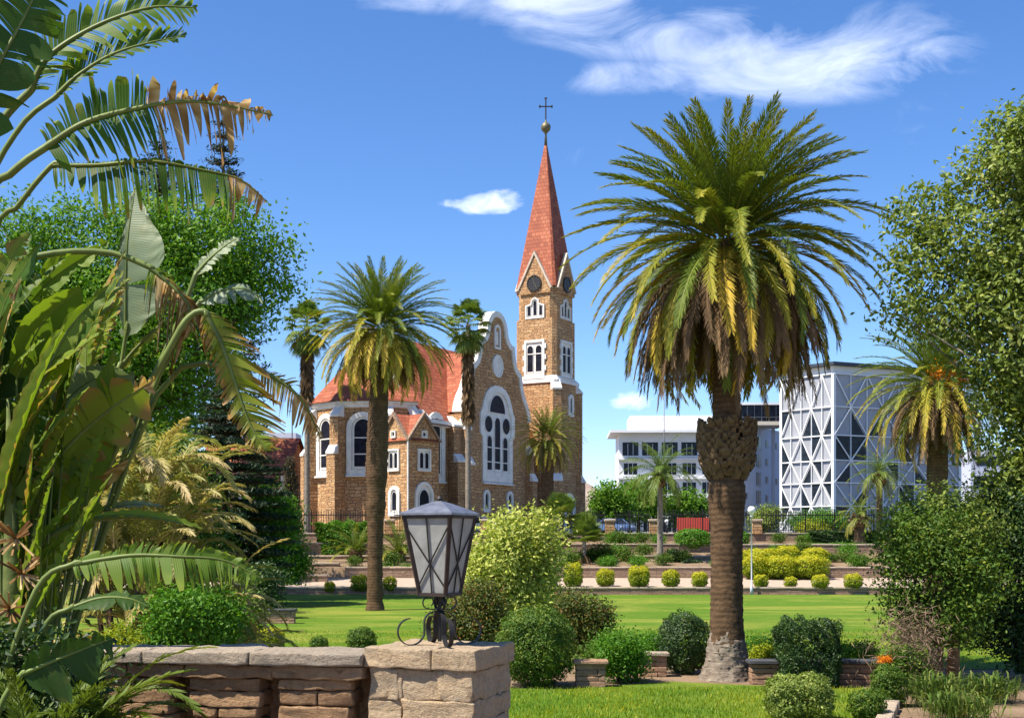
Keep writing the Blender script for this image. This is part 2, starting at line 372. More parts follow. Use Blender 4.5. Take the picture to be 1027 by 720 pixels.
def veined(key):
    m = M[key]; t = NT(m.node_tree); b = m.node_tree.nodes['Principled BSDF']
    v = t.n('ShaderNodeAttribute', attribute_name='vein').outputs['Fac']; s_ = t.math('SINE', t.math('MULTIPLY', v, 560.0)); bump(t, b, s_, .15, .006)
    lk = b.inputs['Base Color'].links[0]; src = lk.from_socket
    nz = t.noise(objc(t), 6.0, 5, .65)
    c = t.mix(t.math('MULTIPLY', t.math('ADD', t.math('MULTIPLY', s_, .5), .5), .09), src, (.02, .05, .01, 1))
    c = t.mix(t.math('MULTIPLY', t.math('SUBTRACT', nz, .56, clamp=True), 2.2, clamp=True), c, (.26, .20, .05, 1)); t.t.links.new(c, b.inputs['Base Color'])
veined('banana_leaf'); veined('pale_leaf')
def bark(name, c1, c2, ring=0.0, scale=4.0, bmp=.8):
    m, t, b = new_mat(name, .92, .15)
    P = objc(t); nz = t.noise(P, scale, 6, .7, .4)
    fac = nz
    if ring:
        z = t.n('ShaderNodeSeparateXYZ', {0: P}).outputs[2]
        wv = t.math('SINE', t.math('ADD', t.math('MULTIPLY', z, 6.283 / ring), t.math('MULTIPLY', t.noise(P, 2.2, 3), 7.0)))
        fac = t.math('ADD', t.math('MULTIPLY', wv, .07), nz)
    setc(t, b, t.ramp(fac, [(.28, c1), (.72, c2)]))
    bump(t, b, t.math('ADD', fac, t.math('MULTIPLY', t.noise(P, scale * 5, 5, .7), .4)), bmp, .04)
    return m
M['date_bark'] = bark('date palm bark', (.05, .03, .017), (.15, .09, .048), .14)
M['date_root'] = bark('date palm root mass', (.13, .10, .075), (.34, .28, .215), 0, 5, 1.0)
M['grey_bark'] = bark('grey palm bark', (.15, .125, .10), (.30, .26, .215), .16)
M['brown_bark'] = bark('brown bark', (.05, .033, .02), (.14, .095, .06), 0, 5)
M['boot'] = bark('cut frond bases', (.08, .05, .026), (.23, .15, .08), 0, 6)
M['green_stem'] = bark('ringed green stem', (.07, .10, .025), (.16, .18, .06), .16, 3, .3)
M['midrib'] = plain('pale green midrib', (.125, .165, .035), .5, .3, var=.3)

def ground_mat():
    m, t, b = new_mat('bare garden earth', .95, .15); P = posc(t)
    a = t.noise(P, .6, 6, .65); f_ = t.noise(P, 9, 6, .7)
    c = t.ramp(a, [(.3, (.15, .095, .055)), (.55, (.26, .18, .115)), (.75, (.34, .25, .165))])
    c = t.mix(t.math('MULTIPLY', f_, .5), c, (.12, .085, .05, 1))
    setc(t, b, c); bump(t, b, f_, .9, .05); return m
M['earth'] = ground_mat()
def lawn_mat(name, dry_amount=.5, sc=1.0):
    m, t, b = new_mat(name, .9, .15); P = posc(t)
    mp = t.n('ShaderNodeMapping', {'Vector': P, 'Scale': (.55, 1.0, 1)}).outputs[0]
    a = t.noise(mp, .21, 7, .68, 1.2); f_ = t.noise(P, 2.6, 8, .8); g = t.noise(P, 24, 4, .8)
    c = t.ramp(f_, [(.3, (.055, .13, .007)), (.5, (.095, .175, .009)), (.7, (.16, .225, .013))])
    c = t.mix(t.math('MULTIPLY', t.ramp(a, [(.46, (0, 0, 0)), (.66, (1, 1, 1))]), dry_amount), c, (.42, .36, .07, 1))
    c = t.mix(t.math('MULTIPLY', t.math('SUBTRACT', g, .40, clamp=True), 1.6, clamp=True), c, (.035, .085, .006, 1)); c = t.mix(t.math('MULTIPLY', t.math('SUBTRACT', t.noise(P, 1.1, 5, .75), .58, clamp=True), 3.0, clamp=True), c, (.27, .225, .07, 1))
    c = t.mix(t.math('MULTIPLY', t.noise(P, .55, 4, .7), .5), c, (.085, .19, .009, 1))
    setc(t, b, c); bump(t, b, t.math('ADD', g, f_), .9, .05); return m
M['lawn'] = lawn_mat('lawn grass', .75)
M['near_lawn'] = lawn_mat('near lawn grass', .45)
def gravel_mat():
    m, t, b = new_mat('pale gravel path', .95, .15); P = posc(t)
    f_ = t.noise(P, 5, 6, .75); setc(t, b, t.ramp(f_, [(.3, (.30, .22, .165)), (.7, (.48, .375, .29))])); bump(t, b, f_, .5, .03); return m
M['gravel'] = gravel_mat()
def hill_mat():
    m, t, b = new_mat('dry hillside', 1.0, .05); P = posc(t)
    f_ = t.noise(P, .012, 7, .7); setc(t, b, t.ramp(f_, [(.35, (.20, .15, .125)), (.6, (.32, .25, .215)), (.75, (.15, .15, .10))])); return m
M['hill'] = hill_mat()
# ---------------------------------------------------------------- the setting: ground, lawns, path, street, hill
GP = [(-40, 1.5), (11.2, 1.5), (13.5, .9), (19, 0), (84.95, 0), (85.0, .42), (93, .85), (93.4, 1.62), (96.0, 1.85), (99, 2.1), (99.3, 2.2), (102.7, 2.65), (103.0, 3.3),
      (105.7, 3.42), (106.0, 4.1), (118, 4.15), (400, 4.15), (1500, 4.0), (9000, 4.0)]
def gz(y):
    for (a, za), (b, zb) in zip(GP, GP[1:]):
        if a <= y <= b: return za + (zb - za) * (y - a) / (b - a)
    return GP[-1][1]
def sheet(name, ys, xs, dz, mat, jag=0.0):
    V = []; Fs = []
    for y in ys:
        for x in xs: V.append((x, y, gz(y) + dz))
    nx = len(xs)
    for j in range(len(ys) - 1):
        for i in range(nx - 1):
            a = j * nx + i; Fs.append((a, a + 1, a + nx + 1, a + nx))
    o = raw_mesh(name, V, Fs, mat, None, [0.5] * len(V)); o['kind'] = 'structure'; return o
XS = [-9000, -900, -120] + list(np.linspace(-70, 70, 57)) + [120, 900, 9000]
ys = sorted(set([p[0] for p in GP] + list(np.linspace(20, 84, 33))))
sheet('ground', ys, XS, 0.0, M['earth'])
def flat(name, poly, dz, mat, kind='structure'):
    V = [(x, y, gz(y) + dz) for x, y in poly]
    o = raw_mesh(name, V, [tuple(range(len(V)))], mat, None, [.5] * len(V)); o['kind'] = kind; return o
flat('lawn', [(-70, 36.2), (-12, 36.2), (-3, 36.6), (-1.5, 35.6), (3.6, 35.9), (12, 34.8), (40, 34.5), (70, 35), (70, 84.6), (-70, 84.6)], .012, M['lawn'])
flat('near_lawn', [(-4.5, 19.2), (5.2, 19.2), (5.9, 22.0), (7.15, 25.2), (8.9, 29.6), (8.2, 30.2), (5.6, 30.9), (3.9, 31.7), (2.6, 30.9), (1.4, 30.1), (-1.0, 30.2), (-4.5, 30.5)], .012, M['near_lawn'])
sheet('gravel_path', [85.35, 89, 92.9], list(np.linspace(-60, 60, 25)), .02, M['gravel'])
sheet('street', [119, 200, 398], [6.5, 400], .02, M['asphalt'])
sheet('pavement', [106.6, 118.4], [-120, 120], .012, M['concrete'])
kb = MB()
for i in range(32): kb.box((7 + i * 4 + 2, 118.7, 4.18), (3.985, .3, .2), 0, 0, random.random())
kb.build('kerb', M['concrete'])['kind'] = 'structure'
V = []; Fs = []
nx, ny = 90, 14
for j in range(ny):
    for i in range(nx):
        x = -600 + 2400 * i / (nx - 1); t_ = j / (ny - 1); y = 2300 + 900 * t_
        prof = max(0, 1 - abs((x - 260) / 560)) ** 1.2 * 60 + max(0, 1 - abs((x - 155) / 120)) * 75 + max(0, 1 - abs((x - 1100) / 520)) * 70
        V.append((x, y, 3.5 + prof * math.sin(math.pi * min(1, t_ * 1.0)) + (noise.fractal(Vector((x * .006, y * .006, 0)), 1, 2, 5) * 16 * math.sin(math.pi * t_))))
for j in range(ny - 1):
    for i in range(nx - 1):
        a = j * nx + i; Fs.append((a, a + 1, a + nx + 1, a + nx))
raw_mesh('hills', V, Fs, M['hill'], None, None, True)['kind'] = 'structure'

# terraced retaining walls (each one a thing)
def stone_wall(label, x0, x1, y, z0, z1, th=.45, cap=.10, mat='terrace_stone', group='terrace retaining walls', seg=3.0):
    t = thing('retaining_wall', ((x0 + x1) / 2, y, z0 - .3), label, 'wall', group)
    n = max(1, int((x1 - x0) / seg)); L = (x1 - x0)
    b = MB(); b.box((0, 0, (z1 - z0 + .3 - cap) / 2), (L, th, z1 - z0 + .3 - cap)); b.build('masonry', M[mat], t)
    c = MB()
    for i in range(n):
        u = -L / 2 + L * (i + .5) / n
        c.rock((u, 0, z1 - z0 + .3 - cap / 2 + random.uniform(-.01, .01)), (L / n / 2 - .008, th / 2 + .05, cap / 2), 0, .012, .02, 2)
    c.build('coping', M['cap_stone'], t, True)
    return t
stone_wall('low stone kerb wall along the back edge of the lawn', -60, 60, 85.1, 0, .50, .5, .12, seg=1.4)
stone_wall('stone planter wall just behind the gravel path', -12, 60, 93.25, .8, 1.66, .45, .10, seg=1.6)
stone_wall('middle stone terrace wall between the planted banks', -24, 24, 99.3, 2.0, 2.42, .4, .10, seg=1.8)
stone_wall('reddish stone terrace wall below the hedge strip', 17, 60, 102.4, 2.0, 3.3, .45, .12, seg=1.6)
stone_wall('upper stone terrace wall below the fence wall', -9, 17, 102.9, 2.4, 3.32, .45, .10, seg=1.6)
stone_wall('tall stone wall carrying the black iron fence', -30, 60, 106.0, 3.2, 4.2, .5, .10, seg=1.8)
stone_wall('stacked grey stone terrace at the left end of the path', -24, -12.5, 94.0, .8, 1.95, .5, .12, 'terrace_stone', None, 1.1)
stone_wall('lower grey stone step wall at the left end of the path', -25, -12.8, 90.0, .55, 1.2, .5, .12, 'terrace_stone', None, 1.1)
stone_wall('dark stone hedge wall under the clipped hedge left of the palm', -22, -11, 101.5, 1.6, 3.4, .5, .12)
# steps on the right
t = thing('stone_steps', at(833, 576, 95.0) - Vector((0, 0, .6)), 'pinkish stone steps beside the yellow duranta hedge', 'steps')
for k in range(4):
    b = MB(); b.rock((0, k * .55, .35 + k * .22), (1.5, .32, .11), 0, .02, .03, 3); b.build('step', M['garden_stone'], t, True)
# fence
PIERS = [-26, -18, -10, -2.2, 8.0, 11.6, 20, 28, 36]
for i, x in enumerate(PIERS):
    lab = ['stone fence pier with a weathered cap left of the dark cypress', 'stone fence pier with a weathered cap at the foot of the slim palm', 'stone fence pier with a weathered cap behind the near palm trunk',
           'stone fence pier with a weathered cap behind the yellow bush', 'stone fence pier with a weathered cap beside the blue car', 'stone fence pier with a weathered cap by the feathery palm',
           'stone fence pier with a weathered cap behind the big palm trunk', 'stone fence pier with a weathered cap before the latticed building', 'stone fence pier with a weathered cap under the right-hand palms'][i]
    t = thing('fence_pier', (x, 105.9, 4.1), lab, 'pier', 'stone fence piers')
    b = MB(); b.box((0, 0, .52), (.75, .62, 1.02)); b.build('shaft', M['church_stone'], t)
    b = MB(); b.rock((0, 0, 1.12), (.46, .40, .10), 0, .02, .05, 2); b.build('cap', M['cap_stone'], t, True)
for i, (a, c) in enumerate(zip(PIERS, PIERS[1:])):
    lab = ['before the red roofed annex', 'before the choir windows', 'before the church porch', 'before the gabled transept', 'before the parked blue car',
           'between two close stone piers', 'before the white office block', 'before the latticed facade'][i] if i < 8 else ''
    t = thing('iron_fence', ((a + c) / 2, 106.0, 4.2), 'black iron railing ' + lab, 'fence', 'black iron railings on the wall')
    L = c - a - .8
    for z in (.18, 1.45): b = MB(); b.box((0, 0, z), (L, .05, .08)); b.build('rail', M['iron'], t)
    b = MB(); n = int(L / .2)
    for k in range(n + 1):
        u = -L / 2 + L * k / n; b.box((u, 0, .88), (.042, .042, 1.66)); b.add([(u - .03, -.03, 1.71), (u + .03, -.03, 1.71), (u + .03, .03, 1.71), (u - .03, .03, 1.71), (u, 0, 1.86)], [(0, 1, 4), (1, 2, 4), (2, 3, 4), (3, 0, 4)])
    b.build('pickets', M['iron'], t)
    for k in range(int(L / 2.4)):
        b = MB(); u = -L / 2 + 2.4 * (k + .5); b.box((u, .05, .95), (.10, .10, 1.9)); b.build('post', M['iron'], t)

# ---------------------------------------------------------------- the church
CH = thing('church', (-1.43, 122.2, 4.15), 'sandstone church with red tiled roofs, curved white gable and tall spired clock tower', 'church', rz=R(-30))
def cz(z): return z - 4.15
def part(mb, name, mat, par=None, **k):
    if isinstance(par, tuple):
        o = mb.build(name, M[mat], CH, **k); o.location = par[0]; o.rotation_euler = (0, 0, par[1]); return o
    return mb.build(name, M[mat], par or CH, **k)
def plane(o, u, n):
    o, u, n = Vector(o), Vector(u).normalized(), Vector(n).normalized()
    return lambda a, b, w_: o + u * a + Vector((0, 0, 1)) * b + n * w_
def arch(w_, h_, z0, u0=0.0, n=10, point=0.0):
    """counter-clockwise outline of an arched opening, width w, total height h, sill at z0"""
    r = w_ / 2; P = [(u0 - r, z0), (u0 + r, z0)]
    for i in range(n + 1):
        a = math.pi * i / n; P.append((u0 + r * math.cos(a), z0 + h_ - r + r * math.sin(a) * (1 + point)))
    return P
def circ(r, u0, z0, n=20, sy=1.0): return [(u0 + r * math.cos(2 * math.pi * i / n), z0 + r * sy * math.sin(2 * math.pi * i / n)) for i in range(n)]
def lights_window(name, P, outline_o, outline_i, lights, sill=None, parent=None, label=None, bars=None):
    """a window: white surround ring, recessed plate, dark lights with white rims"""
    b = MB(); b.ring(outline_o, outline_i, -.02, .16, P)
    fr = part(b, name, 'plaster', parent)
    b = MB(); b.prism(outline_i, -.02, .035, P); part(b, 'tracery', 'plaster', fr)
    b = MB()
    for L in lights: b.prism(L, .0, .055, P)
    part(b, 'pane', 'dark_glass', fr)
    b = MB()
    for L in lights:
        c = (sum(p[0] for p in L) / len(L), sum(p[1] for p in L) / len(L)); k = .88
        In = [(c[0] + (p[0] - c[0]) * k, c[1] + (p[1] - c[1]) * (1 - (1 - k) * .45)) for p in L]
        b.ring(L, In, .03, .10, P)
    part(b, 'rim', 'plaster', fr)
    if sill:
        u0, u1, z = sill; b = MB()
        b.add([P(u0, z, -.02), P(u1, z, -.02), P(u1, z, .32), P(u0, z, .32), P(u0, z + .28, -.02), P(u1, z + .28, -.02), P(u1, z + .10, .32), P(u0, z + .10, .32)],
              [(0, 1, 2, 3), (4, 7, 6, 5), (3, 2, 6, 7), (0, 3, 7, 4), (1, 5, 6, 2)]); part(b, 'sill', 'plaster', fr)
    if bars:
        b = MB()
        for (u0, u1, z) in bars: b.prism([(u0, z - .05), (u1, z - .05), (u1, z + .05), (u0, z + .05)], .03, .085, P)
        part(b, 'glazing_bar', 'plaster', fr)
    return fr
def grow(P, d, zfix=None):
    """offset a ccw outline outwards by d"""
    n = len(P); out = []
    for i in range(n):
        a, b_, c = Vector(P[i - 1]), Vector(P[i]), Vector(P[(i + 1) % n])
        e1 = (b_ - a); e2 = (c - b_)
        if e1.length < 1e-6: e1 = e2
        if e2.length < 1e-6: e2 = e1
        n1 = Vector((e1.y, -e1.x)).normalized(); n2 = Vector((e2.y, -e2.x)).normalized()
        m_ = n1 + n2
        if m_.length < 1e-4: m_ = n1
        m_.normalize(); k = d / max(.45, m_.dot(n1)); q = b_ + m_ * k; out.append((q.x, q.y))
    return out

# transept: wall slab with curved gable (outline in u = along local +Y, z world)
half = [(6.3, 4.15), (6.3, 15.2), (6.15, 15.9), (5.75, 16.7), (5.2, 17.4), (4.8, 18.2), (4.55, 19.1), (4.5, 19.55), (4.1, 19.75), (3.6, 20.2), (3.3, 20.8), (3.15, 21.5),
        (3.1, 22.1), (2.6, 22.2), (2.15, 22.5), (1.85, 23.0), (1.75, 23.5), (1.5, 24.2), (1.05, 24.7), (.5, 24.98)]
TO = [(u, cz(z)) for u, z in half] + [(0, cz(25.05))] + [(-u, cz(z)) for u, z in reversed(half)]
TF = plane((0, 0, 0), (0, 1, 0), (1, 0, 0))
b = MB(); b.prism(TO, -.8, 0, TF)
b.box((-5.3, -6.0, cz(15) / 2), (9, .6, cz(15))); b.box((-5.3, 6.0, cz(15) / 2), (9, .6, cz(15)))
part(b, 'transept_wall', 'church_stone')
n_ = len(TO); inn = grow(TO, -.42)
b = MB(); o_ = TO[1:-1]; i_ = inn[1:-1]
gro = grow(TO, .12)[1:-1]
for k in range(len(o_) - 1):
    q = [gro[k], gro[k + 1], i_[k + 1], i_[k]]
    V = [TF(u, z, d) for d in (-.9, .14) for u, z in q]
    b.add(V, [(0, 1, 2, 3), (7, 6, 5, 4), (0, 4, 5, 1), (1, 5, 6, 2), (2, 6, 7, 3), (3, 7, 4, 0)])
part(b, 'gable_coping', 'plaster')
# transept window
P = TF
ob = []
def mirror(Rt): return Rt + [(-u, z) for u, z in reversed(Rt) if abs(u) > 1e-6]
oR = [(2.75, 9.1), (2.75, 13.2), (3.15, 13.5), (3.15, 15.4), (2.85, 15.7), (2.6, 16.4), (2.1, 17.3), (1.4, 17.85), (.7, 18.1), (0, 18.15)]
iR = [(2.1, 10.0), (2.1, 13.2), (2.5, 13.6), (2.5, 15.3), (2.2, 15.6), (2.0, 16.2), (1.6, 16.9), (1.05, 17.35), (.5, 17.5), (0, 17.55)]
oo = [(u, cz(z)) for u, z in mirror(oR)]; ii = [(u, cz(z)) for u, z in mirror(iR)]
lg = [[(u, cz(z)) for u, z in L] for L in (
    [(1.62 * math.cos(a), 15.55 + 1.75 * math.sin(a)) for a in [math.pi * i / 12 for i in range(13)]],
    circ(.80, 1.62, 14.45), circ(.80, -1.62, 14.45),
    arch(1.15, 5.15, 10.05), arch(.98, 3.35, 10.05, 1.45), arch(.98, 3.35, 10.05, -1.45))]
lights_window('transept_window', P, oo, ii, lg, (-2.75, 2.75, cz(8.85)), bars=[(-1.95, 1.95, cz(10.95)), (-1.95, 1.95, cz(12.3))])
for u in (-2.0, 2.3):
    lights_window('slit_window', P, [(p[0], p[1]) for p in grow(arch(.62, 1.55, cz(6.5), u), .28)], arch(.62, 1.55, cz(6.5), u), [arch(.5, 1.4, cz(6.55), u)])
b = MB(); b.ring(grow(arch(.7, 1.9, cz(21.8)), .2), arch(.7, 1.9, cz(21.8)), 0, .14, P); b.prism(arch(.34, 1.3, cz(22.0)), 0, .05, P)
part(b, 'gable_niche', 'plaster')
b = MB(); b.prism(circ(.95, 0, cz(20.0), 28, 1.12), 0, .12, P); b.ring(circ(.95, 0, cz(20.0), 28, 1.12), circ(.75, 0, cz(20.0), 28, 1.12), .1, .18, P); part(b, 'gable_roundel', 'plaster')
# roofs
def roof(name, V, Fs, par=None):
    b = MB(); b.add(V, Fs); return part(b, name, 'tile', par)
EV = cz(15.2); RT = cz(21.6)
NX = -6.0
roof('transept_roof', [(-.8, -6.3, EV), (-.8, 6.3, EV), (-.8, 0, RT), (NX - 3, -6.3, EV), (NX - 3, 6.3, EV), (NX - 3, 0, RT)], [(0, 2, 5, 3), (1, 4, 5, 2)])
b = MB()
b.box((-1.3, -2, cz(14.3) / 2), (.6, 20.4, cz(14.3))); b.box((-10.7, 0, cz(14.3) / 2), (.6, 26, cz(14.3)))
nv = part(b, 'nave_wall', 'church_stone')
GA = plane((0, -12.2, 0), (1, 0, 0), (0, -1, 0))
EZ = cz(14.3); RZ = cz(22.1)
b = MB(); b.prism([(-11, 0), (-1, 0), (-1, EZ), (-6, RZ), (-11, EZ)], -.3, .3, GA); part(b, 'nave_end_wall', 'church_stone')
b = MB()
for s_ in (1, -1):
    b.prism([(-6, RZ + .45), (-6, RZ - .15), (-6 + s_ * 5.15, EZ - .35), (-6 + s_ * 5.5, EZ - .1)][:: -s_], -.4, .5, GA)
part(b, 'end_wall_coping', 'plaster')
roof('nave_roof', [(-.45, -11.85, EZ - .55), (-.45, 12, EZ - .55), (-6, 12, RZ), (-6, -11.85, RZ), (-11.55, -11.85, EZ - .55), (-11.55, 12, EZ - .55)], [(0, 1, 2, 3), (3, 2, 5, 4)])
b = MB(); b.box((-.80, -9.35, EZ - .35), (.5, 5.3, .55)); part(b, 'nave_cornice', 'plaster')
# nave window facing the right
P = plane((-1, 0, 0), (0, 1, 0), (1, 0, 0))
w_ = arch(1.7, 5.2, cz(9.2), -9.0); lights_window('nave_window', P, grow(w_, .55), w_, [arch(1.45, 4.9, cz(9.3), -9.0)], (-10.4, -7.6, cz(8.7)))
# choir: polygon plan
CP = [(-1.2, -12.3), (-2.5, -14.2), (-6.3, -16.0), (-9.8, -15.0), (-12.0, -12.0), (-11.0, -12.0)]
CEV = cz(15.3)
b = MB(); cp_r = CP[::-1]
b.prism([(x, y) for x, y in cp_r], 0, CEV); part(b, 'choir_wall', 'church_stone')
b = MB()
co = grow(cp_r, .24); b.prism(co, CEV, CEV + .24); b.prism(grow(cp_r, .10), CEV - .28, CEV); part(b, 'choir_cornice', 'plaster')
ap = (-6.2, -12.3, cz(21.0)); eo = grow(cp_r, .45)
roof('choir_roof', [(x, y, CEV + .26) for x, y in eo] + [ap], [(i, (i + 1) % len(eo), len(eo)) for i in range(len(eo))])
def buttress(x, y, ang, w_, d, z1, z2, parent=None):
    """stepped buttress; ang = outward direction in local degrees"""
    u = Vector((-math.sin(R(ang)), math.cos(R(ang)), 0)); n = Vector((math.cos(R(ang)), math.sin(R(ang)), 0))
    PP = plane((x, y, 0), u, n)
    b = MB()
    for (zz0, zz1, dd) in ((0, cz(z1), d), (cz(z1), cz(z2), d * .62)):
        V = [PP(a, z, w2) for z in (zz0, zz1) for a, w2 in ((-w_ / 2, -.3), (w_ / 2, -.3), (w_ / 2, dd), (-w_ / 2, dd))]
        b.add(V, [(0, 3, 2, 1), (4, 5, 6, 7), (0, 1, 5, 4), (1, 2, 6, 5), (2, 3, 7, 6), (3, 0, 4, 7)])
    bt = part(b, 'buttress', 'church_stone', parent)
    for zz, d0, d1, hh in ((cz(z1), d * .60, d + .06, .8), (cz(z2), -.1, d * .62 + .07, 1.0)):
        b = MB()
        q = [(d0, hh), (d0, -.02), (d1, -.02), (d1, .16)]
        V = [PP(a, zz + h_, w2) for a in (-w_ / 2 - .04, w_ / 2 + .04) for w2, h_ in q]
        b.add(V, [(0, 1, 2, 3), (7, 6, 5, 4), (0, 4, 5, 1), (1, 5, 6, 2), (2, 6, 7, 3), (3, 7, 4, 0)])
        part(b, 'buttress_cap', 'plaster', bt)
for x, y, a in ((-6.3, -16.0, -93), (-9.8, -15.0, -124), (-12.0, -12.0, -160), (-2.5, -14.2, -55)): buttress(x, y, a, .95, 1.1, 11.0, 14.2)
buttress(-1, -11.2, 0, .8, 1.2, 11.0, 14.0); buttress(-.9, -6.5, -20, .85, 1.5, 10.6, 13.8); buttress(0, -5.9, 0, .9, .9, 10.4, 13.6); buttress(0, 6.0, 0, .9, .8, 9.4, 12.0)
def facet(i):
    a, c = Vector((*CP[i], 0)), Vector((*CP[i + 1], 0)); u = (a - c).normalized(); n = Vector((u.y, -u.x, 0))
    return plane((a + c) / 2, u, n), (a - c).length
for i in (1, 2, 3):
    P, L = facet(i); ww = 2.0 if L > 3.7 else 1.8
    w_ = arch(ww, 4.6, cz(9.6)); lights_window('choir_window', P, grow(w_, .42), w_, [arch(ww - .28, 4.3, cz(9.75))], (-ww / 2 - .48, ww / 2 + .48, cz(9.05)), bars=[(-.9, .9, cz(11.0)), (-.9, .9, cz(12.4))])
# side chapel roof between transept and tower
b = MB(); b.box((-3.2, 7.9, cz(13.4) / 2), (3.2, 3.4, cz(13.4))); part(b, 'chapel_wall', 'church_stone')
roof('chapel_roof', [(-1.2, 6.4, cz(13.3)), (-1.2, 9.4, cz(13.3)), (-5.2, 9.4, cz(17.0)), (-5.2, 6.4, cz(17.0))], [(0, 1, 2, 3)])

# tower
TX, TY = -.67, 10.9
def sq(h_, ch): return [(TX + x, TY + y) for x, y in ((h_, -h_ + ch), (h_, h_ - ch), (h_ - ch, h_), (-h_ + ch, h_), (-h_, h_ - ch), (-h_, -h_ + ch), (-h_ + ch, -h_), (h_ - ch, -h_))]
b = MB()
b.prism(sq(2.5, .25), 0, cz(19.6)); b.prism(sq(2.3, .35), cz(19.6), cz(25.8)); b.prism(sq(2.2, .55), cz(25.8), cz(29.1))
# gables on four faces
DIRS = [((0, 1), (1, 0)), ((-1, 0), (0, 1)), ((0, -1), (-1, 0)), ((1, 0), (0, -1))]
for (ux, uy), (nx_, ny_) in DIRS:
    PP = plane((TX + nx_ * 2.38, TY + ny_ * 2.38, 0), (ux, uy, 0), (nx_, ny_, 0)); b.prism([(-1.8, cz(28.35)), (1.8, cz(28.35)), (1.8, cz(28.9)), (0, cz(32.35)), (-1.8, cz(28.9))], -1.6, .0, PP)
tw = part(b, 'tower_wall', 'church_stone')
b = MB()
for (ux, uy), (nx_, ny_) in DIRS:
    PP = plane((TX + nx_ * 2.38, TY + ny_ * 2.38, 0), (ux, uy, 0), (nx_, ny_, 0))
    for s_ in (1, -1):
        b.prism([(0, cz(32.62)), (0, cz(32.26)), (s_ * 1.82, cz(28.72)), (s_ * 2.0, cz(28.82))][:: -s_], -.25, .12, PP)
part(b, 'gable_verge', 'pale_stone')
oc = sq(2.31, .26)
V = [(x, y, cz(29.0)) for x, y in oc] + [(TX + (x - TX) * .03, TY + (y - TY) * .03, cz(44.1)) for x, y in oc]
sp = roof('spire', V, [(i, (i + 1) % 8, 8 + (i + 1) % 8, 8 + i) for i in range(8)] + [tuple(range(8, 16))])
for (ux, uy), (nx_, ny_) in DIRS:
    PP = plane((TX + nx_ * 2.38, TY + ny_ * 2.38, 0), (ux, uy, 0), (nx_, ny_, 0))
    roof('gable_roof', [PP(-1.8, cz(28.95), .12), PP(0, cz(32.55), .12), PP(0, cz(32.55), -1.9), PP(-1.8, cz(28.95), -1.9), PP(1.8, cz(28.95), .12), PP(1.8, cz(28.95), -1.9)], [(0, 1, 2, 3), (1, 4, 5, 2)], sp)
b = MB(); b.lathe([(.16, cz(43.8)), (.10, cz(44.9)), (.12, cz(45.0)), (.45, cz(45.35)), (.52, cz(45.65)), (.40, cz(45.95)), (.12, cz(46.15)), (.06, cz(46.4))], (TX, TY, 0), 16)
part(b, 'spire_ball', 'gilt', sp, smooth=True)
b = MB(); b.box((TX, TY, cz(47.4)), (.10, .10, 2.4)); u = Vector((.87, .5, 0)); b.bar(Vector((TX, TY, cz(47.75))) - u * .62, Vector((TX, TY, cz(47.75))) + u * .62, .10, .10)
for s_ in (-1, 1): b.box((TX + s_ * .62 * .87, TY + s_ * .62 * .5, cz(47.75)), (.12, .12, .28))
b.box((TX, TY, cz(48.6)), (.26, .14, .12)); part(b, 'cross', 'iron', sp)
b = MB()
for hh, z0, z1, e in ((2.62, 19.35, 19.6, .0),):
    b.prism(sq(2.62, .25), cz(19.35), cz(19.62))
    A_, B_ = sq(2.62, .25), sq(2.28, .35)
    n = 8; V = [(x, y, cz(19.62)) for x, y in A_] + [(x, y, cz(20.1)) for x, y in B_]
    b.add(V, [(i, (i + 1) % n, n + (i + 1) % n, n + i) for i in range(n)])
part(b, 'tower_ledge', 'plaster')
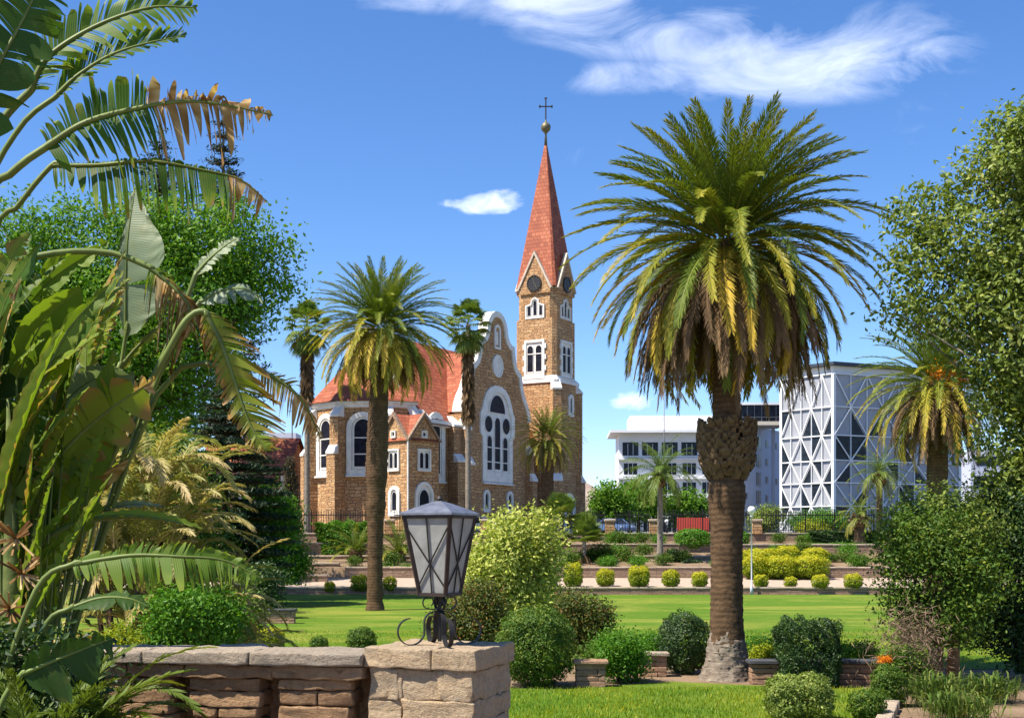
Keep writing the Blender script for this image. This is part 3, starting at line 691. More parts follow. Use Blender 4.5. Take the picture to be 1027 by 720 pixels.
for (ux, uy), (nx_, ny_) in (DIRS[0], DIRS[3]):
    P = plane((TX + nx_ * 2.3, TY + ny_ * 2.3, 0), (ux, uy, 0), (nx_, ny_, 0)); P2 = plane((TX + nx_ * 2.2, TY + ny_ * 2.2, 0), (ux, uy, 0), (nx_, ny_, 0)); P3 = plane((TX + nx_ * 2.38, TY + ny_ * 2.38, 0), (ux, uy, 0), (nx_, ny_, 0))
    o4 = [(-1.15, cz(20.0)), (1.15, cz(20.0)), (1.15, cz(23.7)), (-1.15, cz(23.7))]; i4 = [(-.92, cz(20.3)), (.92, cz(20.3)), (.92, cz(23.45)), (-.92, cz(23.45))]
    fr = lights_window('belfry_window', P, o4, i4, [arch(.74, 2.75, cz(20.4), -.48), arch(.74, 2.75, cz(20.4), .48)], (-1.25, 1.25, cz(19.75)), bars=[(-.88, .88, cz(22.3))])
    for (cx_, zz) in ((-1.15, 20.6), (1.15, 20.6), (-1.15, 21.7), (1.15, 21.7), (-1.15, 22.8), (1.15, 22.8)):
        b = MB(); b.prism([(cx_ - .18, cz(zz)), (cx_ + .18, cz(zz)), (cx_ + .18, cz(zz + .5)), (cx_ - .18, cz(zz + .5))], -.02, .13, P); part(b, 'quoin', 'plaster', fr)
    oo = [(u, cz(z)) for u, z in [(-1.08, 25.85), (1.08, 25.85), (1.08, 27.2), (.5, 27.35), (.42, 27.75), (0, 28.0), (-.42, 27.75), (-.5, 27.35), (-1.08, 27.2)]]
    ii = grow(oo, -.14)
    lights_window('tower_window', P2, oo, ii, [arch(.40, 1.0, cz(26.1), -.66), arch(.42, 1.55, cz(26.1)), arch(.40, 1.0, cz(26.1), .66)])
    b = MB(); b.prism(circ(.78, 0, cz(29.35), 28), -.02, .10, P3); ck = part(b, 'clock', 'clock_face')
    b = MB(); b.ring(circ(.82, 0, cz(29.35), 28), circ(.70, 0, cz(29.35), 28), .05, .14, P3); part(b, 'clock_rim', 'iron', ck)
    b = MB()
    for k in range(12):
        a = 2 * math.pi * k / 12; b.bar(P3(.54 * math.cos(a), cz(29.35) + .54 * math.sin(a), .115), P3(.66 * math.cos(a), cz(29.35) + .66 * math.sin(a), .115), .05, .02, (nx_, ny_, 0))
    part(b, 'hour_mark', 'gilt', ck)
    b = MB(); b.bar(P3(0, cz(29.35), .125), P3(.26, cz(28.95), .125), .06, .02, (nx_, ny_, 0)); b.bar(P3(0, cz(29.35), .13), P3(-.12, cz(29.92), .13), .05, .02, (nx_, ny_, 0)); part(b, 'clock_hand', 'gilt', ck)
P = plane((TX + 2.5, TY, 0), (0, 1, 0), (1, 0, 0))
w_ = arch(.5, 1.7, cz(16.4), .6); lights_window('slit_window', P, grow(w_, .28), w_, [arch(.42, 1.5, cz(16.5), .6)])
w_ = arch(1.5, 3.3, cz(4.6), .2); lights_window('portal', P, grow(w_, .5), w_, [arch(1.3, 3.1, cz(4.65), .2)])
buttress(TX + 2.4, TY - 2.4, -45, .9, .9, 9.5, 18.6); buttress(TX + 2.4, TY + 2.3, 20, .9, .8, 9.5, 18.6)

# porch (cross gabled, at the corner of choir and nave)
pw = at(411, 520, 108.6); ang = R(-44)
lp = Matrix.Rotation(R(30), 4, 'Z') @ (Vector((pw.x, pw.y, 4.15)) - Vector(CH.location))
PO = (lp, ang + R(30))
hw = 1.72; pe, pr = cz(11.9), cz(13.9)
b = MB(); b.box((0, 0, pe / 2), (2 * hw, 2 * hw, pe))
PD = [((1, 0), (0, -1)), ((0, 1), (1, 0))]
for (ux, uy), (nx_, ny_) in PD:
    PP = plane((nx_ * hw, ny_ * hw, 0), (ux, uy, 0), (nx_, ny_, 0)); b.prism([(-hw, pe), (hw, pe), (0, pr)], -.25, 0, PP)
part(b, 'porch_wall', 'church_stone', PO)
b = MB()
for (ux, uy), (nx_, ny_) in PD:
    PP = plane((nx_ * hw, ny_ * hw, 0), (ux, uy, 0), (nx_, ny_, 0))
    for s_ in (1, -1): b.prism([(0, pr + .32), (0, pr - .05), (s_ * hw, pe - .15), (s_ * (hw + .2), pe - .1)][:: -s_], -.1, .2, PP)
part(b, 'porch_verge', 'terrace_stone', PO)
rt = pr + .18; ex = hw + .18; b = MB()
b.add([(-ex, -ex, pe - .1), (0, -ex + .1, rt), (0, ex, rt), (-ex, ex, pe - .1), (ex, -ex, pe - .1), (ex, ex, pe - .1)], [(0, 1, 2, 3), (1, 4, 5, 2)])
b.add([(-ex, -ex, pe - .1), (ex - .1, 0, rt + .004), (-ex, 0, rt + .004), (ex, -ex, pe - .1), (ex, ex, pe - .1), (-ex, ex, pe - .1)], [(0, 3, 1, 2), (1, 4, 5, 2)])
part(b, 'porch_roof', 'tile', PO)
for k, ((ux, uy), (nx_, ny_)) in enumerate(PD):
    P = plane((nx_ * hw, ny_ * hw, 0), (ux, uy, 0), (nx_, ny_, 0))
    o4 = [(-.72, cz(9.3)), (.72, cz(9.3)), (.72, cz(11.15)), (-.72, cz(11.15))]
    lights_window('porch_window', P, o4, grow(o4, -.14), [arch(.44, 1.35, cz(9.5), -.29), arch(.44, 1.35, cz(9.5), .29)], None, PO)
    q = [(-.3, cz(12.05)), (.3, cz(12.05)), (.3, cz(12.65)), (-.3, cz(12.65))]
    lights_window('porch_lunette', P, q, grow(q, -.1), [circ(.15, 0, cz(12.35), 12)], None, PO)
    if k == 0: w_ = arch(.8, 1.9, cz(5.9), .1); lights_window('porch_window', P, grow(w_, .3), w_, [arch(.62, 1.6, cz(6.0), .1)], None, PO)
    else: w_ = arch(1.5, 3.1, cz(4.8), 0, 10, .35); lights_window('porch_door', P, grow(w_, .28), w_, [arch(1.2, 2.7, cz(4.9), 0, 10, .35)], None, PO)
b = MB(); b.tube([(hw + .08, -hw - .08, 0), (hw + .08, -hw - .08, pe)], .07, 6); part(b, 'downpipe', 'plaster', PO); b = MB(); b.tube([(-hw - .05, -hw - .08, 0), (-hw - .05, -hw - .08, pe)], .07, 6); part(b, 'downpipe', 'plaster', PO)

# red roofed annex at the left
t = thing('annex_building', (-25.0, 126, 4.15), 'low sandstone annex with a red tiled roof left of the church choir', 'building', rz=R(-14))
b = MB(); b.box((0, 0, 2.7), (9, 7, 5.4)); b.build('wall', M['church_stone'], t)
b = MB(); b.add([(-4.8, -3.8, 5.3), (4.8, -3.8, 5.3), (4.8, 0, 9.3), (-4.8, 0, 9.3), (-4.8, 3.8, 5.3), (4.8, 3.8, 5.3)], [(0, 1, 2, 3), (3, 2, 5, 4)]); b.build('roof', M['tile'], t)
b = MB(); b.add([(4.5, -3.5, 5.3), (4.5, 3.5, 5.3), (4.5, 0, 9.1)], [(0, 1, 2)]); b.build('gable', M['church_stone'], t)
b = MB(); b.box((4.7, -3.6, 4.3), (.5, .5, 2.4)); b.build('pillar_cap', M['plaster'], t)
PP = plane((1.0, -3.5, 0), (1, 0, 0), (0, -1, 0)); w_ = arch(1.3, 2.4, 1.5); b = MB(); b.ring(grow(w_, .3), w_, 0, .15, PP); fr = b.build('window', M['plaster'], t)
b = MB(); b.prism(w_, 0, .04, PP); b.build('pane', M['dark_glass'], fr)
t = thing('antenna_mast', at(293, 540, 131) , 'thin grey radio mast rising behind the red annex roof', 'mast'); t.location.z = 4.15
b = MB(); b.tube([(0, 0, 0), (0, 0, 14.5)], [.09, .05], 6)
for z in (12.5, 13.6): b.box((0, 0, z), (.8, .05, .05))
b.build('pole', M['lead'], t)
# distant block behind
t = thing('distant_block', at(283, 545, 300), 'tiny bluish flat block on the skyline behind the annex', 'building'); t.location.z = 4.1
b = MB(); b.box((0, 0, 12.2), (7.5, 7, 24.4)); b.build('wall', M['pale_render'], t); b = MB()
for k in range(5): b = MB(); b.box((0, -3.52, 8 + k * 3.6), (6.2, .06, 1.6)); b.build('window_band', M['office_glass'], t)

# ---------------------------------------------------------------- white office block
OW = thing('office_block', (22.0, 172, 4.15), 'white office block with ribbon windows behind the iron fence', 'building', rz=R(-2))
gx0, gx1 = -7.8, 8.2
b = MB(); b.box(((gx0 + gx1) / 2, 5, 6.9), (gx1 - gx0, 9.4, 13.8)); b.build('wall', M['white_paint'], OW)
b = MB(); b.box(((gx0 + gx1) / 2 - .4, 4.2, 13.95), (gx1 - gx0 + 1.6, 11, .35)); b.build('roof', M['white_paint'], OW)
b = MB(); b.box(((gx0 + gx1) / 2 + .8, 6, 15.2), (gx1 - gx0 - 1.6, 8, 2.2)); b.build('roof_parapet', M['white_paint'], OW)
for fl in range(5):
    z = 11.6 - fl * 2.55
    for k in range(6):
        if (fl, k) in ((1, 1), (4, 0)): continue
        wx0 = gx0 + .5 + k * 2.6; ww = 2.1 if fl == 0 else 1.75
        b = MB(); b.box((wx0 + 1.05, .28, z + (.1 if fl == 0 else 0)), (ww, .06, 1.75 if fl == 0 else 1.5)); wn = b.build('window', M['office_glass'], OW)
        b = MB()
        for q in (-.33, .33): b.box((wx0 + 1.05 + ww * q * .5, .235, z), (.06, .05, 1.5))
        b.box((wx0 + 1.05, .16, z - .92), (ww + .3, .3, .1)); b.build('window_frame', M['white_paint'], wn)
for fl in range(4): b = MB(); b.box(((gx0 + gx1) / 2, .05, 10.35 - fl * 2.55), (gx1 - gx0 + .3, .6, .22)); b.build('floor_band', M['white_paint'], OW)
# grey side wing: its wall recedes to the right
a = at(742, 538, 172.5); c = at(784, 538, 190)
dv = Vector((c.x - a.x, c.y - a.y, 0)); L = dv.length
GW = thing('side_wing', (a.x, a.y, 4.15), 'lavender grey wing with narrow stacked windows beside the latticed building', 'building', rz=math.atan2(dv.y, dv.x))
b = MB(); b.box((L / 2 + 2, 1, 7.6), (L + 4, 2, 15.2)); b.build('wall', M['pale_render'], GW)
b = MB(); b.box((L / 2 + 2, 1, 15.32), (L + 4.3, 2.3, .22)); b.build('roof', M['white_paint'], GW)
for fl in range(5):
    z = 13.2 - fl * 2.55
    for u, ww, hh in ((L * .42, 1.9, 1.75), (L * .62, 1.1, .9), (L * .14, .9, .8), (L * .86, .9, .8)):
        if ww < 1 and (fl % 2) and u > L * .5: continue
        b = MB(); b.box((u, -.02, z), (ww, .08, hh)); wn = b.build('window', M['office_glass'], GW)
        b = MB(); b.box((u, -.05, z - hh / 2 - .06), (ww + .2, .16, .08)); b.box((u, -.05, z), (.07, .08, hh)); b.build('window_frame', M['pale_render'], wn)
# penthouse
p = at(763, 538, 176); PH = thing('penthouse', (p.x + .2, p.y + 3, 19.35), 'glazed rooftop pavilion with a white roof slab above the grey wing', 'building')
b = MB(); b.box((0, 0, .25), (6.4, 6, .5)); b.build('floor_slab', plain('cream soffit', (.62, .56, .45), .7), PH)
b = MB(); b.box((0, .1, 1.6), (5.9, 5.4, 2.3)); gl = b.build('glazing', M['office_glass'], PH)
b = MB()
for k in range(7): b.box((-2.95 + k * .98, -2.65, 1.6), (.09, .09, 2.3))
b.box((0, -2.68, 1.1), (5.9, .06, .08)); b.build('mullion', M['lead'], gl)
b = MB(); b.box((0, 0, 2.9), (6.6, 6.2, .3)); b.build('roof', M['white_paint'], PH)
for u in (-2.4, 2.4): b = MB(); b.box((u, 1.5, -7.6), (.4, .4, 15.2)); b.build('column', M['pale_render'], PH)

# latticed building: two facades meeting at a corner
cA = at(836, 538, 150); cL = at(784, 538, 156); cR = at(962, 538, 158)
LB = thing('lattice_building', (cA.x, cA.y, 4.15), 'modern grey building wrapped in a white triangular lattice with dark window triangles', 'building')
def l2(v): return Vector((v.x - cA.x, v.y - cA.y, 0))
qL, qR = l2(cL), l2(cR); TOPZ = 18.9
b = MB(); poly = [(qL.x, qL.y), (0, 0), (qR.x, qR.y), (qR.x + 2, qR.y + 14), (qL.x + 6, qL.y + 14)]
b.prism(poly, 0, TOPZ); b.build('wall', M['screen_panel'], LB)
b = MB(); b.prism(grow(poly, .4), TOPZ + .9, TOPZ + 1.25); b.build('roof', M['dark_panel'], LB)
b = MB(); b.prism(grow(poly, -.5), TOPZ, TOPZ + .9); b.build('roof_clerestory', M['white_paint'], LB)
def lattice(o, e, ncol, rows, dark, name):
    L = (e - o).length; u = (e - o).normalized(); n = Vector((u.y, -u.x, 0)); PP = plane(o, u, n)
    cw = L / ncol; b = MB()
    H = rows
    for z in H: b.bar(PP(0, z, .16), PP(L, z, .16), .12, .14, n)
    for k in range(ncol + 1): b.bar(PP(k * cw, H[0], .13), PP(k * cw, H[-1], .13), .08 if k not in (0, ncol) else .34, .14, n)
    for r_ in range(len(H) - 1):
        z0, z1 = H[r_], H[r_ + 1]
        for k in range(ncol):
            up = (k + r_) % 2 == 0
            a0 = PP(k * cw, z0 if up else z1, .19); a1 = PP((k + 1) * cw, z1 if up else z0, .19); b.bar(a0, a1, .125, .12, n)
            key = dark(r_, k)
            if key:
                q = .14 * cw
                if key == 1: tri = [(k * cw + q, z0 + .12), ((k + 1) * cw - .1, z0 + .12), ((k + 1) * cw - .1, z1 - .5)] if up else [(k * cw + .1, z0 + .12), ((k + 1) * cw - q, z0 + .12), (k * cw + .1, z1 - .5)]
                elif key == 2: tri = [(k * cw + .1, z0 + .5), ((k + 1) * cw - q, z1 - .12), (k * cw + .1, z1 - .12)] if up else [((k + 1) * cw - .1, z0 + .5), ((k + 1) * cw - .1, z1 - .12), (k * cw + q, z1 - .12)]
                else: tri = [(k * cw + .1, z0 + .1), ((k + 1) * cw - .1, z0 + .1), ((k + 1) * cw - .1, z1 - .1), (k * cw + .1, z1 - .1)]
                g = MB(); g.prism(tri, -.02, .07, PP); g.build('window', M['office_glass'], LB)
    b.build('lattice', M['white_paint'], LB)
rows = [.6, 3.5, 6.2, 8.8, 11.7, 15.0, TOPZ - .1]
dk = {(5, 2): 0, (1, 0): 1, (1, 2): 1, (1, 4): 2, (0, 0): 2, (0, 2): 2, (2, 0): 2, (2, 2): 1, (2, 4): 1, (3, 0): 1, (3, 2): 1, (3, 3): 2, (0, 3): 1, (2, 3): 2, (4, 3): 1, (1, 3): 2, (4, 0): 2, (4, 2): 1, (4, 4): 1, (4, 1): 0, (3, 5): 1, (1, 5): 1, (2, 5): 2, (4, 5): 2, (0, 4): 1}
lattice(qL, Vector((0, 0, 0)), 5, rows, lambda r_, k: dk.get((r_, k), 0), 'a')
d2 = {(3, 0): 3, (3, 1): 3, (3, 2): 0, (2, 0): 1, (2, 3): 2, (1, 1): 1, (0, 1): 2, (4, 1): 1, (4, 2): 1, (1, 4): 3, (0, 0): 3, (3, 4): 3, (2, 5): 1, (1, 6): 2, (4, 5): 2}
lattice(Vector((0, 0, 0)), qR, 8, rows, lambda r_, k: d2.get((r_, k), 0), 'b')
p = at(1000, 470, 240); t = thing('distant_office', (p.x + 6, 240, 4.15), 'far pale office building seen past the right tree', 'building')
b = MB(); b.box((0, 0, 8), (26, 12, 16)); b.build('wall', M['pale_render'], t); b = MB()
for k in range(4): b = MB(); b.box((0, -6.02, 3.2 + k * 3.6), (24, .08, 1.7)); b.build('window_band', M['office_glass'], t)
# flagpole, lamps, hoarding
t = thing('flagpole', at(666, 540, 150), 'thin pale flagpole standing before the white office block', 'flagpole'); t.location.z = 4.15
b = MB(); b.tube([(0, 0, 0), (0, 0, 17.8)], [.085, .05], 8); b.build('pole', M['lead'], t, True); b = MB(); b.lathe([(.02, 17.75), (.12, 17.85), (.12, 17.98), (.02, 18.08)], n=10); b.build('finial', M['lead'], t, True)
def globe_lamp(loc, hgt, label, r=.26):
    t = thing('street_lamp', loc, label, 'street lamp'); b = MB()
    b.lathe([(.11, 0), (.10, .5), (.05, .6), (.038, hgt - .3), (.09, hgt - .28), (.10, hgt - .2)], n=10); b.build('post', M['pale_render'] if hgt > 3 else M['iron'], t, True)
    b = MB(); b.lathe([(.10, hgt - .2)] + [(r * math.sin(math.pi * k / 10), hgt + r * .7 - r * math.cos(math.pi * k / 10)) for k in range(2, 10)] + [(.01, hgt + r * 1.7)], n=14); b.build('lamp_globe', M['white_paint'], t, True)
    b = MB(); b.lathe([(r * .55, hgt + r * 1.28), (r * .45, hgt + r * 1.62), (.03, hgt + r * 1.85)], n=14); b.build('lamp_cap', M['iron'], t, True)
p = at(751, 594, 85.6); globe_lamp((p.x, p.y - 1.0, 0), 5.35, 'tall white lamp post with a globe head at the far lawn edge')
p = at(668.7, 533, 108.2); globe_lamp((p.x, p.y, 4.12), .95, 'short globe lamp on the terrace beside the feathery palm', .17)
p = at(695, 530, 122); t = thing('red_hoarding', (p.x, p.y, 4.15), 'red hoarding panel behind the iron fence', 'hoarding')
b = MB(); b.box((0, 0, .85), (3.0, .06, 1.5)); b.build('panel', M['red_panel'], t); 
for u in (-1.45, 0, 1.45): b = MB(); b.box((u, .08, .85), (.08, .08, 1.7)); b.build('post', M['lead'], t)
# cars
def car(loc, rz, colname, col, label):
    t = thing('parked_car', loc, label, 'car', 'cars parked on the street', rz)
    paint, nt, bs = new_mat(colname, .25, .5); bs.inputs['Base Color'].default_value = (*col, 1); bs.inputs['Coat Weight'].default_value = .6
    prof = [(-2.1, .32), (2.1, .32), (2.15, .62), (2.05, .82), (1.1, .95), (-1.75, 1.0), (-2.12, .92), (-2.18, .6)]
    PP = lambda u, v, w_: Vector((u, w_, v))
    b = MB(); V = []; n = len(prof)
    for w_, k in ((-.86, .93), (-.72, 1), (.72, 1), (.86, .93)): V += [(u * (1 if k == 1 else .985), w_, .32 + (v - .32) * k) for u, v in prof]
    b.add(V, [(j * n + i, j * n + (i + 1) % n, (j + 1) * n + (i + 1) % n, (j + 1) * n + i) for j in range(3) for i in range(n)] + [tuple(range(n)), tuple(reversed(range(3 * n, 4 * n)))])
    body = b.build('body', paint, t)
    lo = [(-1.7, -.78, .97), (1.12, -.78, .94), (1.12, .78, .94), (-1.7, .78, .97)]; hi = [(-1.15, -.58, 1.45), (.35, -.58, 1.45), (.35, .58, 1.45), (-1.15, .58, 1.45)]
    b = MB(); b.add(lo + hi, [(0, 1, 5, 4), (1, 2, 6, 5), (2, 3, 7, 6), (3, 0, 4, 7)]); b.build('window', M['office_glass'], t)
    b = MB(); b.box((-.4, 0, 1.465), (1.56, 1.2, .05))
    for a_, c_ in zip(lo, hi): b.bar(a_, c_, .07)
    b.bar((-.3, -.79, .95), (-.35, -.59, 1.45), .07); b.bar((-.3, .79, .95), (-.35, .59, 1.45), .07); b.build('roof', paint, t)
    for u in (-1.3, 1.32):
        for s_ in (-1, 1):
            b = MB(); b.tube([(u, s_ * .68, .32), (u, s_ * .88, .32)], .32, 16); wh = b.build('wheel', M['iron'], t); b = MB(); b.tube([(u, s_ * .86, .32), (u, s_ * .895, .32)], .2, 12); b.build('rim', M['lead'], wh)
    for s_ in (-1, 1):
        b = MB(); b.box((2.08, s_ * .6, .70), (.12, .34, .14)); b.build('headlight', M['white_paint'], t); b = MB(); b.box((-2.14, s_ * .62, .76), (.08, .3, .16)); b.build('tail_light', M['red_panel'], t)
    return t
p = at(617, 530, 121); car((p.x, p.y, 4.17), R(-62), 'blue car paint', (.10, .17, .34), 'blue saloon car parked behind the fence right of the tower')
p = at(594, 530, 124); car((p.x, p.y, 4.17), R(-70), 'dark blue car paint', (.03, .05, .12), 'dark blue car parked close to the church tower corner')
p = at(482, 530, 111.5); car((p.x, p.y, 4.12), R(-20), 'white car paint', (.72, .73, .74), 'white car parked in front of the gabled transept')
# ---------------------------------------------------------------- foreground pillar, balustrade, lantern
PA = R(-18)
pc = Vector((-.534, 9.757, 1.5))
t = thing('stone_pillar', pc, 'rough sandstone pillar carrying the iron lantern', 'pillar', rz=PA)
def course(b, zc, hh, hx, hy, n, mat=0, rough=.022):
    """a ring of rough blocks round a rectangle"""
    for side in range(4):
        ln = hx if side % 2 == 0 else hy; off = hy if side % 2 == 0 else hx
        cuts = [0] + sorted(random.uniform(.15, .85) if n == 2 else (k + random.uniform(-.25, .25)) / n for k in range(1, n)) + [1]
        lo, hi = -ln, ln
        for a, c in zip(cuts, cuts[1:]):
            u0, u1 = lo + (hi - lo) * a, lo + (hi - lo) * c
            um = (u0 + u1) / 2; th = .13; jj = random.uniform(-.012, .012)
            p = {0: (um, -off + th + jj), 1: (off - th + jj, um), 2: (um, off - th), 3: (-off + th, um)}[side]
            rz = 0 if side % 2 == 0 else math.pi / 2
            b.rock((p[0], p[1], zc), ((u1 - u0) / 2 - .001, th, hh / 2 - .001), rz, rough, .012, 7)
b = MB(); z = 0.0
while z < .94:
    hh = random.choice([.125, .14, .155]); hh = min(hh, .985 - z)
    if .985 - (z + hh) < .08: hh = .985 - z
    course(b, z + hh / 2, hh, .405, .415, random.choice([2, 3, 3])); z += hh
    if z > .98: break
b.box((0, 0, .49), (.66, .66, .97), r=.3); b.build('masonry', M['pillar_stone'], t, True)
b = MB()
b.rock((-.17, 0, 1.06), (.262, .445, .074), 0, .014, .014, 9, r=.45); b.rock((.268, 0, 1.058), (.172, .445, .073), 0, .014, .014, 9, r=.6)
b.build('cap', M['pillar_stone'], t, True)
# balustrade wall to the left of the pillar
wd = Vector((-math.cos(R(9)), math.sin(R(9)), 0)); w0 = Vector((-1.06, 9.62, 1.5))
t = thing('balustrade', w0, 'low sandstone garden balustrade with blind stacked piers running left from the pillar', 'balustrade', rz=math.pi - R(9))
# local +x runs left along the wall, local +y faces the camera
L = 4.2; b = MB(); x = 0.0
while x < L:
    ln = random.uniform(.5, .95); b.rock((x + ln / 2, -.06, 1.045), (ln / 2 - .002, .275, .048), 0, .014, .014, 8); x += ln
b.build('coping', M['cap_stone'], t, True)
b = MB(); x = 0.0
while x < L:
    ln = random.uniform(.4, .75); b.rock((x + ln / 2, -.04, .945), (ln / 2 - .002, .215, .049), 0, .018, .012, 7); x += ln
b.build('string_course', M['wall_stone'], t, True)
x = .1
while x < L:
    b = MB(); z = 0
    while z < .88:
        hh = random.choice([.085, .1, .12]); hh = min(hh, .893 - z)
        if .893 - z - hh < .05: hh = .893 - z
        wdt = random.uniform(.25, .285)
        if random.random() < .35:
            c_ = random.uniform(-.08, .08); b.rock((x + .27 - (wdt - c_) / 2 - .003 + .0, -.03, z + hh / 2), ((wdt + c_) / 2 - .002, .17, hh / 2 - .003), 0, .014, .018, 4); b.rock((x + .27 + (wdt + c_) / 2, -.03, z + hh / 2), ((wdt - c_) / 2 - .002, .17, hh / 2 - .003), 0, .014, .018, 4)
        else: b.rock((x + .27 + random.uniform(-.015, .015), -.03 + random.uniform(-.012, .012), z + hh / 2), (wdt, .175, hh / 2 - .001), 0, .02, .012, 7)
        z += hh
    b.build('stacked_pier', M['wall_stone'], t, True); x += .70
b = MB(); b.box((L / 2, -.2, .44), (L, .12, .88)); b.build('back_wall', M['wall_stone'], t)
for (px, py, sz, lab) in ((244, 655, .17, 'flat pale stone lying behind the balustrade coping'),):
    p = at(px, 649, 10.6); q = thing('loose_stone', (p.x, p.y, 2.46), lab, 'stone'); b = MB(); b.rock((0, 0, .06), (.2, .12, .05), .2, .02, .04, 4); b.build('stone', M['cap_stone'], q, True)

# lantern
LA = R(-26)
t = thing('pillar_lantern', pc + Vector((-.01, 0, 1.128)), 'black iron lantern with frosted panes and scroll feet standing on the pillar', 'lantern', rz=LA)
zb, zt, wb, wt = .385, .965, .110, .195
b = MB()
for sx_ in (-1, 1):
    for sy_ in (-1, 1): b.bar((sx_ * wb, sy_ * wb, zb), (sx_ * wt, sy_ * wt, zt), .028, .028, (sx_, sy_, 0))
for z, w_, th in ((zb, wb, .03), (zt, wt, .03)):
    for s_ in (-1, 1): b.bar((-w_ - .012, s_ * w_, z), (w_ + .012, s_ * w_, z), th, .026); b.bar((s_ * w_, -w_ + .012, z), (s_ * w_, w_ - .012, z), th, .024)
lf = b.build('frame', plain('rusty brown iron', (.045, .03, .024), .6, .35, .3, .3, 12), t)
mt, nt, bs = new_mat('frosted lantern glass', .45, .4); setc(nt, bs, nt.ramp(nt.noise(objc(nt), 7.0, 6, .7), [(.3, (.40, .40, .36)), (.6, (.62, .62, .59))])); bump(nt, bs, nt.noise(objc(nt), 60.0, 3, .6), .25, .004)
gp = nt.n('ShaderNodeBsdfTranslucent', {'Color': (.55, .56, .52, 1)}); mx = nt.n('ShaderNodeMixShader', {0: .45, 1: bs.outputs[0], 2: gp.outputs[0]}); nt.t.links.new(mx.outputs[0], mt.node_tree.nodes['Material Output'].inputs[0])
bs.inputs['Transmission Weight'].default_value = .12
for (nx_, ny_) in ((0, -1), (1, 0), (0, 1), (-1, 0)):
    ux, uy = -ny_, nx_
    def Q(a, f, o=0.0):
        w_ = wb + (wt - wb) * f; z = zb + (zt - zb) * f
        return Vector((nx_ * (w_ + o) + ux * a * w_, ny_ * (w_ + o) + uy * a * w_, z))
    b = MB(); V = [Q(-.98, .01, -.004), Q(.98, .01, -.004), Q(.98, .99, -.004), Q(-.98, .99, -.004), Q(-.98, .01, .0), Q(.98, .01, .0), Q(.98, .99, .0), Q(-.98, .99, .0)]
    b.add(V, [(0, 3, 2, 1), (4, 5, 6, 7), (0, 1, 5, 4), (1, 2, 6, 5), (2, 3, 7, 6), (3, 0, 4, 7)]); b.build('pane', mt, t)
    b = MB()
    for a0, f0, a1, f1 in ((-.95, .10, .95, .86), (.95, .10, -.95, .86), (0, .02, 0, .98)): b.bar(Q(a0, f0, .010), Q(a1, f1, .010), .009, .008, (nx_, ny_, 0))
    b.build('pane_cross', M['iron'], lf)
b = MB(); e = .222; zr = zt + .012
V = [(-e, -e, zr), (e, -e, zr), (e, e, zr), (-e, e, zr), (-e, -e, zr + .016), (e, -e, zr + .016), (e, e, zr + .016), (-e, e, zr + .016), (-.10, -.10, zr + .075), (.10, -.10, zr + .075), (.10, .10, zr + .075), (-.10, .10, zr + .075), (0, 0, zr + .115)]
b.add(V, [(3, 2, 1, 0), (0, 1, 5, 4), (1, 2, 6, 5), (2, 3, 7, 6), (3, 0, 4, 7), (4, 5, 9, 8), (5, 6, 10, 9), (6, 7, 11, 10), (7, 4, 8, 11), (8, 9, 12), (9, 10, 12), (10, 11, 12), (11, 8, 12)])
rf = b.build('roof', plain('weathered zinc sheet', (.20, .21, .245), .42, .5, .55, .3, 14, .25), t)
b = MB(); b.lathe([(.02, zr + .10), (.024, zr + .125), (.01, zr + .145)], n=10); b.build('finial', M['iron'], rf)
b = MB(); b.tube([(0, 0, .03), (0, 0, zb)], .016, 8); b.lathe([(.05, zb - .012), (.07, zb - .006), (.07, zb)], n=14); b.lathe([(.012, .235), (.034, .24), (.034, .262), (.012, .268)], n=12); b.build('stem', M['iron'], t)
def ribbon(b, pts, az, wd_=.036, th=.007):
    ca, sa = math.cos(az), math.sin(az)
    for (r0, z0), (r1, z1) in zip(pts, pts[1:]):
        b.bar((r0 * ca, r0 * sa, z0), (r1 * ca, r1 * sa, z1), wd_, th, up=Vector((-(z1 - z0) * ca, -(z1 - z0) * sa, (r1 - r0))))
for k in range(4):
    az = math.pi / 4 + k * math.pi / 2; b = MB()
    pts = [(.018, .25), (.035, .255)]
    for i in range(9): a_ = R(95 - i * 12); pts.append((.03 + .09 * math.cos(a_), .175 + .08 * math.sin(a_)))
    cx_, czz, rr = .225, .112, .108
    for i in range(22): a_ = R(195 + i * 12); pts.append((cx_ + rr * math.cos(a_) * (1 - i * .006), czz + rr * math.sin(a_) * (1 - i * .006)))
    ribbon(b, pts, az); b.build('scroll_foot', M['iron'], t)
    b = MB(); pts = []
    for i in range(20): a_ = R(-90 + i * 17); rr = .052 - i * .0011; pts.append((.085 + rr * math.cos(a_) , .325 + rr * math.sin(a_)))
    pts = [(.02, .27)] + pts; ribbon(b, pts, az, .022, .006); b.build('upper_scroll', M['iron'], t)
